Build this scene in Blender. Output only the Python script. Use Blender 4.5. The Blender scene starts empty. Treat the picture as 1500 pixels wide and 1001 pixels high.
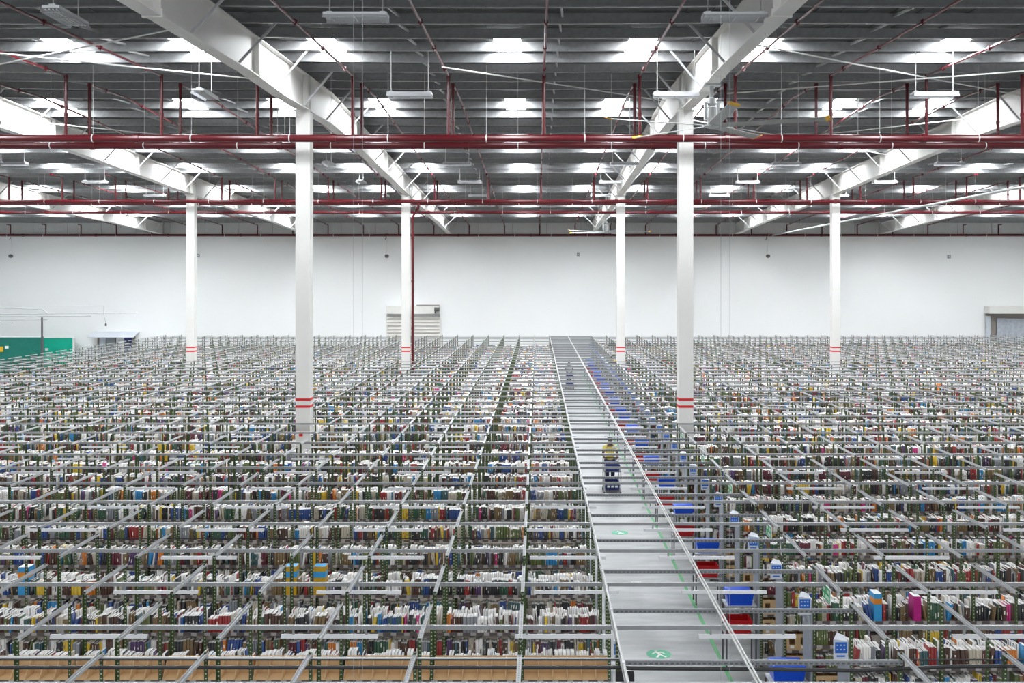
import bpy, bmesh, math, random
import numpy as np
from mathutils import Vector, Matrix

scene = bpy.context.scene
COL = scene.collection
rng = random.Random(7)

# ------------------------------------------------------------------ camera, world, exposure
F_PX, VPX, VPY, CAM_H = 1458.0, 787.0, 411.0, 7.1
cam_data = bpy.data.cameras.new('camera')
cam_data.sensor_width = 36.0
cam_data.lens = F_PX / 1500.0 * 36.0
cam_data.shift_x = (750.0 - VPX) / 1500.0
cam_data.shift_y = (VPY - 500.5) / 1500.0
cam_data.clip_end = 400
cam = bpy.data.objects.new('camera', cam_data)
cam.location = (0, 0, CAM_H)
cam.rotation_euler = (math.pi / 2, 0, 0)
COL.objects.link(cam)
scene.camera = cam

world = bpy.data.worlds.new('daylight')
scene.world = world
world.use_nodes = True
wb = world.node_tree.nodes['Background']
wb.inputs[0].default_value = (0.94, 0.97, 1.0, 1)
wb.inputs[1].default_value = 1.15
SKYLIGHT = 48.0      # daylight through the translucent roof sheets

vs = scene.view_settings
vs.view_transform = 'Standard'
vs.look = 'None'
vs.gamma = 1.0
vs.use_curve_mapping = False
vs.exposure = 0.27

# ------------------------------------------------------------------ materials
def new_mat(name):
    m = bpy.data.materials.new(name)
    m.use_nodes = True
    return m, m.node_tree, m.node_tree.nodes['Principled BSDF']

def mat(name, color, rough=0.6, metal=0.0, vary=0.12, scale=3.0, bump=0.0, coat=0.0):
    m, nt, b = new_mat(name)
    L = nt.links.new
    tc = nt.nodes.new('ShaderNodeTexCoord')
    nz = nt.nodes.new('ShaderNodeTexNoise'); nz.inputs['Scale'].default_value = scale
    nz.inputs['Detail'].default_value = 4
    L(tc.outputs['Object'], nz.inputs['Vector'])
    mx = nt.nodes.new('ShaderNodeMix'); mx.data_type = 'RGBA'
    mx.inputs[6].default_value = (*[c * (1 - vary) for c in color], 1)
    mx.inputs[7].default_value = (*[min(1, c * (1 + vary)) for c in color], 1)
    L(nz.outputs['Fac'], mx.inputs[0])
    L(mx.outputs[2], b.inputs['Base Color'])
    b.inputs['Roughness'].default_value = rough
    b.inputs['Metallic'].default_value = metal
    if bump:
        bp = nt.nodes.new('ShaderNodeBump'); bp.inputs['Strength'].default_value = bump
        L(nz.outputs['Fac'], bp.inputs['Height']); L(bp.outputs['Normal'], b.inputs['Normal'])
    return m

def emit_mat(name, color, strength, base=(0.9, 0.9, 0.9)):
    m, nt, b = new_mat(name)
    tc = nt.nodes.new('ShaderNodeTexCoord')
    nz = nt.nodes.new('ShaderNodeTexNoise'); nz.inputs['Scale'].default_value = 2.0
    nt.links.new(tc.outputs['Object'], nz.inputs['Vector'])
    mp = nt.nodes.new('ShaderNodeMapRange')
    mp.inputs[3].default_value = strength * 0.9; mp.inputs[4].default_value = strength * 1.1
    nt.links.new(nz.outputs['Fac'], mp.inputs[0])
    nt.links.new(mp.outputs[0], b.inputs['Emission Strength'])
    b.inputs['Base Color'].default_value = (*base, 1)
    b.inputs['Emission Color'].default_value = (*color, 1)
    b.inputs['Roughness'].default_value = 0.5
    return m

def hole_mat(name, color, hole, axis, pitch, duty=0.45, cross_axis=None, metal=0.0, rough=0.5):
    """punched sheet steel: rows of holes along one object axis"""
    m, nt, b = new_mat(name)
    L = nt.links.new
    tc = nt.nodes.new('ShaderNodeTexCoord')
    sp = nt.nodes.new('ShaderNodeSeparateXYZ'); L(tc.outputs['Object'], sp.inputs[0])
    a = nt.nodes.new('ShaderNodeMath'); a.operation = 'DIVIDE'; a.inputs[1].default_value = pitch
    L(sp.outputs[axis], a.inputs[0])
    f = nt.nodes.new('ShaderNodeMath'); f.operation = 'FRACT'; L(a.outputs[0], f.inputs[0])
    c = nt.nodes.new('ShaderNodeMath'); c.operation = 'LESS_THAN'; c.inputs[1].default_value = duty
    L(f.outputs[0], c.inputs[0])
    out = c.outputs[0]
    if cross_axis is not None:
        ax, c0, half = cross_axis
        d = nt.nodes.new('ShaderNodeMath'); d.operation = 'SUBTRACT'; d.inputs[1].default_value = c0
        L(sp.outputs[ax], d.inputs[0])
        e = nt.nodes.new('ShaderNodeMath'); e.operation = 'ABSOLUTE'; L(d.outputs[0], e.inputs[0])
        g = nt.nodes.new('ShaderNodeMath'); g.operation = 'LESS_THAN'; g.inputs[1].default_value = half
        L(e.outputs[0], g.inputs[0])
        h = nt.nodes.new('ShaderNodeMath'); h.operation = 'MULTIPLY'
        L(out, h.inputs[0]); L(g.outputs[0], h.inputs[1]); out = h.outputs[0]
    mx = nt.nodes.new('ShaderNodeMix'); mx.data_type = 'RGBA'
    mx.inputs[6].default_value = (*color, 1); mx.inputs[7].default_value = (*hole, 1)
    L(out, mx.inputs[0]); L(mx.outputs[2], b.inputs['Base Color'])
    b.inputs['Metallic'].default_value = metal
    b.inputs['Roughness'].default_value = rough
    return m

M = {}
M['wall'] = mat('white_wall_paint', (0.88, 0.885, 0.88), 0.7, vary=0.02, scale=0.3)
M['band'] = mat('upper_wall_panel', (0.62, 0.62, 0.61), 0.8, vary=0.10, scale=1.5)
M['joint'] = mat('panel_joint', (0.40, 0.40, 0.40), 0.8)
M['roof'] = mat('roof_insulation_foil', (0.125, 0.13, 0.132), 0.6, 0.1, vary=0.35, scale=5.0, bump=0.2)
M['purlin'] = mat('galvanised_purlin', (0.33, 0.335, 0.34), 0.5, 0.3, vary=0.25, scale=9.0)
M['white_steel'] = mat('white_painted_steel', (0.74, 0.73, 0.70), 0.5, vary=0.05, scale=1.5)
M['brace'] = mat('galvanised_angle', (0.50, 0.51, 0.52), 0.5, 0.3, vary=0.2)
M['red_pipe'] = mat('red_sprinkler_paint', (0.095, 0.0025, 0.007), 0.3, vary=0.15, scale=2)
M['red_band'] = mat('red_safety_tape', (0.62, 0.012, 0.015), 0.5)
M['galv'] = mat('galvanised_channel', (0.35, 0.36, 0.37), 0.4, 0.3, vary=0.18, scale=6)
M['wire'] = mat('thin_grey_line', (0.45, 0.46, 0.47), 0.5)
M['trunk'] = mat('pale_cable_trunking', (0.78, 0.78, 0.76), 0.4, 0.1, vary=0.05)
M['cross'] = mat('pale_galvanised_cross_channel', (0.54, 0.55, 0.56), 0.4, 0.3, vary=0.12, scale=6)
M['slot'] = hole_mat('slotted_galvanised_channel', (0.26, 0.27, 0.28), (0.12, 0.13, 0.14), 0, 0.06, 0.6, (2, 2.795, 0.010), 0.3)
M['slot_y'] = hole_mat('slotted_cross_channel', (0.50, 0.51, 0.52), (0.26, 0.27, 0.28), 1, 0.06, 0.6, (0, 0.0, 0.007), 0.3)
M['post'] = hole_mat('punched_green_angle', (0.05, 0.085, 0.022), (0.55, 0.57, 0.50), 2, 0.05, 0.30, (0, 0.021, 0.008), 0.0, 0.5)  # pale dots painted in for light showing through the punched holes
M['post_plain'] = mat('green_painted_angle', (0.06, 0.095, 0.03), 0.5)
M['board'] = mat('shelf_board', (0.20, 0.17, 0.135), 0.7, vary=0.15)
M['strip'] = hole_mat('label_strip', (0.11, 0.09, 0.09), (0.40, 0.38, 0.37), 0, 0.197, 0.4)
M['end_panel'] = mat('grey_end_panel', (0.30, 0.32, 0.35), 0.5, vary=0.05)
M['cardboard'] = mat('cardboard', (0.60, 0.41, 0.22), 0.8, vary=0.12, scale=5)
M['blue_sign'] = mat('blue_sign_face', (0.02, 0.13, 0.55), 0.4)
M['sign_plate'] = mat('pale_grey_plate', (0.62, 0.66, 0.72), 0.4)
M['green_sign'] = mat('green_sign_face', (0.02, 0.42, 0.13), 0.4)
M['white'] = mat('white_print', (0.85, 0.87, 0.86), 0.5, vary=0.03)
M['blue_tote'] = mat('blue_plastic', (0.004, 0.075, 0.62), 0.35, vary=0.08)
M['navy_tote'] = mat('navy_plastic', (0.01, 0.025, 0.16), 0.4)
M['red_tote'] = mat('red_plastic', (0.50, 0.008, 0.012), 0.35, vary=0.08)
M['black'] = mat('black_plastic', (0.012, 0.012, 0.014), 0.45)
M['dark'] = mat('dark_grey_metal', (0.10, 0.10, 0.11), 0.5)
M['lamp_body'] = mat('white_lamp_housing', (0.62, 0.63, 0.65), 0.4, vary=0.05)
M['tube'] = mat('unlit_tube', (0.75, 0.76, 0.76), 0.3, vary=0.03)
M['highbay'] = mat('unlit_highbay_tube', (0.55, 0.56, 0.57), 0.3, vary=0.03)
M['sky'] = emit_mat('translucent_skylight', (0.93, 0.97, 1.0), SKYLIGHT)
M['green_line'] = mat('green_floor_paint', (0.10, 0.36, 0.15), 0.6, vary=0.25, scale=6)
M['green_disc'] = mat('green_floor_disc', (0.08, 0.42, 0.24), 0.6, vary=0.1)
M['teal_dark'] = mat('dark_teal_screen', (0.0, 0.16, 0.12), 0.6, vary=0.2)
M['teal'] = mat('bright_teal_screen', (0.0, 0.42, 0.28), 0.6, vary=0.1)
M['shutter'] = mat('beige_shutter', (0.66, 0.64, 0.60), 0.6, vary=0.04)
M['shutter_box'] = mat('cream_shutter_box', (0.76, 0.75, 0.71), 0.6, vary=0.04)
M['curtain'] = mat('grey_plastic_curtain', (0.42, 0.45, 0.50), 0.3, vary=0.3, scale=4, bump=0.4)
M['brown_frame'] = mat('grey_brown_frame', (0.25, 0.22, 0.20), 0.5)
M['yellow'] = mat('yellow_tip', (0.75, 0.42, 0.02), 0.5)
M['blade'] = mat('grey_fan_blade', (0.33, 0.34, 0.34), 0.45, 0.2, vary=0.08)
M['conduit'] = mat('grey_white_conduit', (0.56, 0.56, 0.55), 0.4, 0.1, vary=0.08)
M['alu'] = mat('brushed_aluminium', (0.50, 0.51, 0.51), 0.4, 0.3, vary=0.08)
M['skin'] = mat('brown_skin', (0.12, 0.055, 0.035), 0.6)
M['hair'] = mat('black_hair', (0.012, 0.01, 0.01), 0.7)
M['shirt_yellow'] = mat('yellow_shirt', (0.80, 0.66, 0.16), 0.8)
M['shirt_grey'] = mat('pale_grey_shirt', (0.45, 0.46, 0.50), 0.8)
M['denim'] = mat('dark_denim', (0.025, 0.04, 0.07), 0.8)
M['orange'] = mat('orange_book', (0.75, 0.25, 0.02), 0.5)

# concrete floor
def floor_material():
    m, nt, b = new_mat('polished_concrete')
    L = nt.links.new
    tc = nt.nodes.new('ShaderNodeTexCoord')
    mp = nt.nodes.new('ShaderNodeMapping'); mp.inputs['Scale'].default_value = (0.6, 2.2, 1)
    L(tc.outputs['Object'], mp.inputs[0])
    n1 = nt.nodes.new('ShaderNodeTexNoise'); n1.inputs['Scale'].default_value = 1.6; n1.inputs['Detail'].default_value = 8
    n2 = nt.nodes.new('ShaderNodeTexNoise'); n2.inputs['Scale'].default_value = 40; n2.inputs['Detail'].default_value = 4
    L(mp.outputs[0], n1.inputs['Vector']); L(tc.outputs['Object'], n2.inputs['Vector'])
    ad = nt.nodes.new('ShaderNodeMath'); ad.operation = 'MULTIPLY_ADD'; ad.inputs[1].default_value = 0.35
    L(n2.outputs['Fac'], ad.inputs[0]); L(n1.outputs['Fac'], ad.inputs[2])
    r = nt.nodes.new('ShaderNodeValToRGB')
    r.color_ramp.elements[0].position = 0.4; r.color_ramp.elements[0].color = (0.23, 0.24, 0.245, 1)
    r.color_ramp.elements[1].position = 0.95; r.color_ramp.elements[1].color = (0.45, 0.46, 0.46, 1)
    L(ad.outputs[0], r.inputs[0]); L(r.outputs[0], b.inputs['Base Color'])
    b.inputs['Roughness'].default_value = 0.38
    return m
M['floor'] = floor_material()

# books: cover colour in the attribute, printed bands on the spine from the uv map
def book_material():
    m, nt, b = new_mat('book_cover_and_pages')
    L = nt.links.new
    at = nt.nodes.new('ShaderNodeVertexColor'); at.layer_name = 'cover'
    uv = nt.nodes.new('ShaderNodeUVMap'); uv.uv_map = 'spine'
    sp = nt.nodes.new('ShaderNodeSeparateXYZ'); L(uv.outputs[0], sp.inputs[0])
    # uv.x holds the book's own random number plus 0..1 across the spine, uv.y runs up the spine; pages sit at y < 0
    fl = nt.nodes.new('ShaderNodeMath'); fl.operation = 'FLOOR'; L(sp.outputs[0], fl.inputs[0])
    wn = nt.nodes.new('ShaderNodeTexWhiteNoise'); wn.noise_dimensions = '1D'; L(fl.outputs[0], wn.inputs['W'])
    cen = nt.nodes.new('ShaderNodeMath'); cen.operation = 'MULTIPLY_ADD'; cen.inputs[1].default_value = 0.5; cen.inputs[2].default_value = 0.25
    L(wn.outputs['Value'], cen.inputs[0])
    d = nt.nodes.new('ShaderNodeMath'); d.operation = 'SUBTRACT'; L(sp.outputs[1], d.inputs[0]); L(cen.outputs[0], d.inputs[1])
    ab = nt.nodes.new('ShaderNodeMath'); ab.operation = 'ABSOLUTE'; L(d.outputs[0], ab.inputs[0])
    w2 = nt.nodes.new('ShaderNodeTexWhiteNoise'); w2.noise_dimensions = '1D'
    o = nt.nodes.new('ShaderNodeMath'); o.operation = 'ADD'; o.inputs[1].default_value = 0.37
    L(fl.outputs[0], o.inputs[0]); L(o.outputs[0], w2.inputs['W'])
    wd = nt.nodes.new('ShaderNodeMath'); wd.operation = 'MULTIPLY_ADD'; wd.inputs[1].default_value = 0.34; wd.inputs[2].default_value = -0.17
    L(w2.outputs['Value'], wd.inputs[0])
    lt = nt.nodes.new('ShaderNodeMath'); lt.operation = 'LESS_THAN'; L(ab.outputs[0], lt.inputs[0]); L(wd.outputs[0], lt.inputs[1])
    fr = nt.nodes.new('ShaderNodeMath'); fr.operation = 'FRACT'; L(sp.outputs[0], fr.inputs[0])
    a2 = nt.nodes.new('ShaderNodeMath'); a2.operation = 'COMPARE'; a2.inputs[1].default_value = 0.5; a2.inputs[2].default_value = 0.17
    L(fr.outputs[0], a2.inputs[0])
    mu = nt.nodes.new('ShaderNodeMath'); mu.operation = 'MULTIPLY'; L(lt.outputs[0], mu.inputs[0]); L(a2.outputs[0], mu.inputs[1])
    hs = nt.nodes.new('ShaderNodeMix'); hs.data_type = 'RGBA'
    hs.inputs[6].default_value = (0.75, 0.72, 0.62, 1); hs.inputs[7].default_value = (0.05, 0.05, 0.06, 1)
    gt = nt.nodes.new('ShaderNodeRGBToBW'); L(at.outputs['Color'], gt.inputs[0])
    g2 = nt.nodes.new('ShaderNodeMath'); g2.operation = 'GREATER_THAN'; g2.inputs[1].default_value = 0.28; L(gt.outputs[0], g2.inputs[0])
    L(g2.outputs[0], hs.inputs[0])
    mx = nt.nodes.new('ShaderNodeMix'); mx.data_type = 'RGBA'
    L(mu.outputs[0], mx.inputs[0]); L(at.outputs['Color'], mx.inputs[6]); L(hs.outputs[2], mx.inputs[7])
    L(mx.outputs[2], b.inputs['Base Color'])
    b.inputs['Roughness'].default_value = 0.5
    return m
M['book'] = book_material()

# ------------------------------------------------------------------ mesh helpers
class MB:
    def __init__(s):
        s.v = []; s.f = []
    def add(s, vs, fs):
        o = len(s.v); s.v.extend(vs); s.f.extend([tuple(i + o for i in f) for f in fs]); return s
    def box(s, x0, x1, y0, y1, z0, z1):
        return s.add([(x0,y0,z0),(x1,y0,z0),(x1,y1,z0),(x0,y1,z0),(x0,y0,z1),(x1,y0,z1),(x1,y1,z1),(x0,y1,z1)],
                     [(0,3,2,1),(4,5,6,7),(0,1,5,4),(1,2,6,5),(2,3,7,6),(3,0,4,7)])
    def prism(s, prof, p0, p1, up=(0,0,1)):
        """extrude a 2D outline (side, up) from p0 to p1"""
        p0 = Vector(p0); p1 = Vector(p1); d = (p1 - p0).normalized()
        upv = Vector(up)
        if abs(d.dot(upv)) > 0.99: upv = Vector((0, 1, 0))
        side = d.cross(upv).normalized(); u = side.cross(d).normalized()
        n = len(prof)
        vs = [tuple(p0 + side*a + u*b) for a, b in prof] + [tuple(p1 + side*a + u*b) for a, b in prof]
        fs = [(i, (i+1) % n, n + (i+1) % n, n + i) for i in range(n)]
        fs += [tuple(range(n))[::-1], tuple(range(n, 2*n))]
        return s.add(vs, fs)
    def tube(s, p0, p1, r, n=8):
        return s.prism([(r*math.cos(2*math.pi*i/n), r*math.sin(2*math.pi*i/n)) for i in range(n)], p0, p1)
    def bar(s, p0, p1, w, h):
        return s.prism([(-w/2,-h/2),(w/2,-h/2),(w/2,h/2),(-w/2,h/2)], p0, p1)
    def lathe(s, prof, n, cx=0, cy=0, cz=0):
        vs = []; fs = []
        for r, z in prof:
            for i in range(n):
                a = 2*math.pi*i/n; vs.append((cx + r*math.cos(a), cy + r*math.sin(a), cz + z))
        for j in range(len(prof)-1):
            for i in range(n):
                fs.append((j*n+i, j*n+(i+1) % n, (j+1)*n+(i+1) % n, (j+1)*n+i))
        fs.append(tuple(range(n))[::-1]); fs.append(tuple(range((len(prof)-1)*n, len(prof)*n)))
        return s.add(vs, fs)
    def mesh(s, name, m):
        me = bpy.data.meshes.new(name); me.from_pydata(s.v, [], s.f)
        me.materials.append(M[m] if isinstance(m, str) else m); return me
    def build(s, name, m, parent=None, loc=None, smooth=False):
        return link(name, s.mesh(name, m), parent, loc, smooth)

def link(name, me, parent=None, loc=None, smooth=False):
    o = bpy.data.objects.new(name, me); COL.objects.link(o)
    if parent is not None: o.parent = parent
    if loc is not None: o.location = loc
    if smooth:
        for p in me.polygons: p.use_smooth = True
    return o

def empty(name, loc=(0,0,0)):
    o = bpy.data.objects.new(name, None); o.empty_display_size = 0.2
    o.location = loc; COL.objects.link(o); return o

def tag(o, label=None, cat=None, group=None, kind=None):
    if label: o['label'] = label
    if cat: o['category'] = cat
    if group: o['group'] = group
    if kind: o['kind'] = kind
    return o

def structure(o, label=None):
    o['kind'] = 'structure'
    if label: o['label'] = label
    return o

def copy_tree(o, parent=None):
    c = o.copy(); COL.objects.link(c); c.parent = parent
    for ch in list(o.children): copy_tree(ch, c)
    return c

def box_mesh(name, m, *b): return MB().box(*b).mesh(name, m)

ORD = ['zeroth','first','second','third','fourth','fifth','sixth','seventh','eighth','ninth','tenth','eleventh','twelfth','thirteenth',
       'fourteenth','fifteenth','sixteenth','seventeenth','eighteenth','nineteenth']
def nth(n):
    if n < 20: return ORD[n]
    t = {2:'twent', 3:'thirt', 4:'fort', 5:'fift'}[n // 10]
    return t + ('ieth' if n % 10 == 0 else 'y-' + ORD[n % 10])

# ------------------------------------------------------------------ layout constants
WALL_Y = 80.0
XMIN, XMAX = -46.0, 42.0
RIDGE_Y, RIDGE_Z = 33.6, 13.70
SLOPE_F, SLOPE_B = 0.033, 0.038
def roof_z(y): return RIDGE_Z - (SLOPE_F*(RIDGE_Y - y) if y < RIDGE_Y else SLOPE_B*(y - RIDGE_Y))
GIRDERS = [-30.06, -18.55, -7.04, 4.47, 15.98, 27.49]
COLUMNS = [(x, y) for y in (30.1, 53.4) for x in GIRDERS if abs(x) < 0.56*y]
XL, XR, BAY, PITCH, DEPTH = 0.96, 4.08, 1.18, 1.75, 0.45
Y0 = 11.23
NROWS = 38
def fy(k): return Y0 + PITCH*k
POST_Z = 2.90

# ------------------------------------------------------------------ setting
fl = MB().add([(XMIN,-8,0),(XMAX,-8,0),(XMAX,WALL_Y,0),(XMIN,WALL_Y,0)], [(0,1,2,3)]).build('floor', 'floor')
structure(fl, 'grey polished concrete floor')

wz = roof_z(WALL_Y)
wall = MB().box(XMIN, XMAX, WALL_Y, WALL_Y+0.3, 0, 10.8).build('wall_back', 'wall')
structure(wall, 'tall white far wall')
px = XMIN
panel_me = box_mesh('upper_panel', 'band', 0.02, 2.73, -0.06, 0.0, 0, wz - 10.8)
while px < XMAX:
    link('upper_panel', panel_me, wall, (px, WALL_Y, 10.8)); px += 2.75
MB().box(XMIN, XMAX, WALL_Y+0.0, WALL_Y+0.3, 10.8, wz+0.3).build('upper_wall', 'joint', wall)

for nm, x0, x1, y0, y1, z1, lb in (('wall_left', XMIN-0.3, XMIN, -8, WALL_Y, 14.2, 'white side wall beyond the left edge of the picture'),
                                  ('wall_right', XMAX, XMAX+0.3, -8, WALL_Y, 14.2, 'white side wall beyond the right edge of the picture'),
                                  ('light_block_wall', XMIN-0.3, XMAX+0.3, -8.3, -8, 12.2, 'unseen white wall added behind the camera to block level daylight')):  # unseen wall behind the camera, added so daylight enters only from above
    structure(MB().box(x0, x1, y0, y1, 0, z1).build(nm, 'wall'), lb)
# roof: sheeting, purlins, skylights
ceil = empty('ceiling'); structure(ceil, 'dark grey pitched warehouse roof with purlins')
SKY_OFF = [1.45, 6.3, 9.9]
SKY_Y = [26.5, 36.8, 44.6, 51.0, 58.5, 67.0, 73.5]
NPUR = 1.6
purl = [RIDGE_Y + NPUR*(i+0.5) for i in range(-15, 29)]
sky_spans = []
for ys in SKY_Y:
    i = min(range(len(purl)), key=lambda j: abs(purl[j]-ys)); sky_spans.append((purl[i-1], purl[i+1]))
skyx = [-40.8, -35.9, -32.5, -29.3, -24.4, -21.0, -17.7, -12.75, -9.35, -5.7, -0.8, 2.8, 6.1, 11.1, 14.5, 17.6, 22.6, 26.0, 29.1, 34.0, 37.5]
SKY_W = 0.72
def roof_strip(mb, x0, x1, y0, y1):
    ys = [y0] + ([RIDGE_Y] if y0 < RIDGE_Y < y1 else []) + [y1]
    for a, b in zip(ys, ys[1:]):
        mb.add([(x0,a,roof_z(a)),(x0,b,roof_z(b)),(x1,b,roof_z(b)),(x1,a,roof_z(a))], [(0,1,2,3)])
mb = MB()
ycur = 17.0  # sheeting left off nearer than here so the sky lights the front racks
for (a, b) in sky_spans:
    a, b = a + 0.24, b - 0.06
    roof_strip(mb, XMIN, XMAX, ycur, a)
    xs = XMIN
    for sx in sorted(skyx):
        roof_strip(mb, xs, sx - SKY_W/2, a, b); xs = sx + SKY_W/2
    roof_strip(mb, xs, XMAX, a, b); ycur = b
roof_strip(mb, XMIN, XMAX, ycur, WALL_Y+0.3)
mb.build('roof_sheeting', 'roof', ceil)
# trapezoidal ribs of the sheeting run up the slope
mb = MB()
x = XMIN + 0.3
while x < XMAX:
    if all(abs(x - s) > SKY_W/2 + 0.04 for s in skyx):
        for a, b in ((17.0, RIDGE_Y), (RIDGE_Y, WALL_Y)):
            mb.bar((x, a, roof_z(a)-0.012), (x, b, roof_z(b)-0.012), 0.10, 0.02)
    x += 0.6
o = mb.build('sheeting_ribs', 'roof', ceil); o['kind'] = 'stuff'
for (a, b) in sky_spans:
    me = MB(); w = SKY_W/2
    a, b = a + 0.24, b - 0.06; za, zb = roof_z(a), roof_z(b)
    me.add([(-w,a,za+0.01),(-w,b,zb+0.01),(w,b,zb+0.01),(w,a,za+0.01),(-w,a,za+0.05),(-w,b,zb+0.05),(w,b,zb+0.05),(w,a,za+0.05)],
           [(0,1,2,3),(7,6,5,4),(0,4,5,1),(1,5,6,2),(2,6,7,3),(3,7,4,0)])
    me = me.mesh('skylight_panel', 'sky')
    for sx in skyx:
        if abs(sx) < 0.62*b + 4: link('skylight_panel', me, ceil, (sx, 0, 0))
# purlins: Z sections, slightly sagging between the girders
PROF_Z = [(-0.09,-0.13),(-0.015,-0.13),(-0.015,0.11),(0.075,0.11),(0.075,0.13),(-0.035,0.13),(-0.035,-0.11),(-0.075,-0.11),(-0.075,-0.09),(-0.09,-0.09)]
edges = [XMIN] + GIRDERS + [XMAX]
mb = MB()
n = len(PROF_Z)
sect = []
for a, b in zip(edges, edges[1:]):
    for t in range(6):
        u = t/6; sect.append((a + (b-a)*u, -0.035*4*u*(1-u)))
sect.append((XMAX, 0))
vs_ = []; fs_ = []
for (x, dz) in sect:
    for (p, q) in PROF_Z: vs_.append((x, p, q + dz))
for j in range(len(sect)-1):
    for i in range(n):
        fs_.append((j*n+i, j*n+(i+1) % n, (j+1)*n+(i+1) % n, (j+1)*n+i))
purl_me = MB().add(vs_, fs_).mesh('purlin', 'purlin')
for y in purl:
    if 17 < y < WALL_Y - 0.4: link('purlin', purl_me, ceil, (0, y, roof_z(y) - 0.132))
# bridging channels between purlins
mb = MB()
for g in [-41.57] + GIRDERS:
    for u in (0.33, 0.66):
        x = g + 11.51*u
        if not XMIN < x < XMAX: continue
        for a, b in zip(purl, purl[1:]):
            if 17 < a and b < WALL_Y - 1:
                mb.bar((x-0.03, a, roof_z(a)-0.24), (x+0.03, b, roof_z(b)-0.10), 0.05, 0.05)
o = mb.build('bridging_channels', 'brace', ceil); o['kind'] = 'stuff'

# ------------------------------------------------------------------ girders
def girder_depth(y):
    return 0.92 + (0.10 if abs(y-30.1) < 4 else 0) - (0.12 if y > 60 else 0)
gl = {-30.06:'white roof girder at the far left edge of the hall', -18.55:'white roof girder over the leftmost distant column',
      -7.04:'white roof girder running over the left tall column', 4.47:'white roof girder carrying the ceiling fans, over the right tall column',
      15.98:'white roof girder over the rightmost distant column', 27.49:'white roof girder at the far right edge of the hall'}
for gx in GIRDERS:
    g = empty('roof_girder', (gx, 0, 0)); tag(g, gl[gx], 'girder', 'roof girders')
    ys = [6, 12, 18, 24, 27, 30.1, RIDGE_Y, 38, 46, 53.4, 60, 70, WALL_Y-0.02]
    top = lambda y: roof_z(y) - 0.30
    bot = lambda y: top(y) - girder_depth(y)
    def ribbon(name, prof):
        n = len(prof(ys[0])); vs_ = []; fs_ = []
        for y in ys:
            vs_ += [(a, y, b) for a, b in prof(y)]
        for j in range(len(ys)-1):
            for i in range(n): fs_.append((j*n+i, j*n+(i+1) % n, (j+1)*n+(i+1) % n, (j+1)*n+i))
        fs_ += [tuple(range(n))[::-1], tuple(range((len(ys)-1)*n, len(ys)*n))]
        return MB().add(vs_, fs_).build(name, 'white_steel', g)
    ribbon('web', lambda y: [(-0.012, bot(y)), (0.012, bot(y)), (0.012, top(y)), (-0.012, top(y))])
    ribbon('bottom_flange', lambda y: [(-0.17, bot(y)-0.03), (0.17, bot(y)-0.03), (0.17, bot(y)), (-0.17, bot(y))])
    ribbon('top_flange', lambda y: [(-0.15, top(y)), (0.15, top(y)), (0.15, top(y)+0.025), (-0.15, top(y)+0.025)])
    for y in (12.3, 18.2, 24.6, 29.9, 30.3, 38, 46, 53.2, 53.6, 61, 68.5, 76):
        MB().box(-0.16, 0.16, y-0.01, y+0.01, bot(y), top(y)).build('stiffener', 'white_steel', g)
    for y in (12.3, 18.2, 24.6, 38, 46, 61, 68.5, 76):
        m2 = MB().box(-0.19, 0.19, y-0.02, y+0.05, bot(y)-0.06, bot(y)+0.10)
        m2.build('splice_plate', 'white_steel', g)
    for i, y in enumerate(purl):
        if y < 12 or y > WALL_Y-2 or i % 2: continue
        for s in (-1, 1):
            MB().bar((s*0.10, y-0.05, bot(y)+0.03), (s*0.95, y, roof_z(y)-0.25), 0.05, 0.05).build('fly_brace', 'brace', g)

# columns
colname = {}
for (x, y) in COLUMNS:
    near = y < 40
    side = {-18.55:'leftmost distant', -7.04:'left', 4.47:'right', 15.98:'rightmost distant'}.get(x, 'outer')
    if near: lab = 'tall white steel column in front, %s of the two nearer ones' % side
    elif x == -7.04: lab = 'distant white column with the red standpipe beside it'
    elif x == 4.47: lab = 'distant white column just right of the main aisle'
    else: lab = '%s white column with red bands standing among the racks' % side
    c = empty('support_column', (x, y, 0)); tag(c, lab, 'column', 'white columns')
    zt = roof_z(y) - 0.30 - girder_depth(y) - 0.03
    w = 0.215
    m2 = MB().box(-w, w, -w, -w+0.03, 0, zt).box(-w, w, w-0.03, w, 0, zt).box(-w+0.01, w-0.01, -w+0.03, w-0.03, 0, zt)
    m2.build('shaft', 'white_steel', c)
    MB().box(-0.29, 0.29, -0.29, 0.29, 0, 0.04).build('base_plate', 'white_steel', c)
    MB().box(-0.26, 0.26, -0.26, 0.26, zt-0.05, zt-0.005).build('cap_plate', 'white_steel', c)
    for z in (3.52, 3.31):
        MB().box(-w-0.004, w+0.004, -w-0.004, w+0.004, z-0.035, z+0.035).build('red_band', 'red_band', c)
    if near and x < 0:
        MB().box(-0.11, 0.0, -w-0.02, -w-0.002, 2.42, 2.56).build('red_plate', 'red_band', c)

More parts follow.
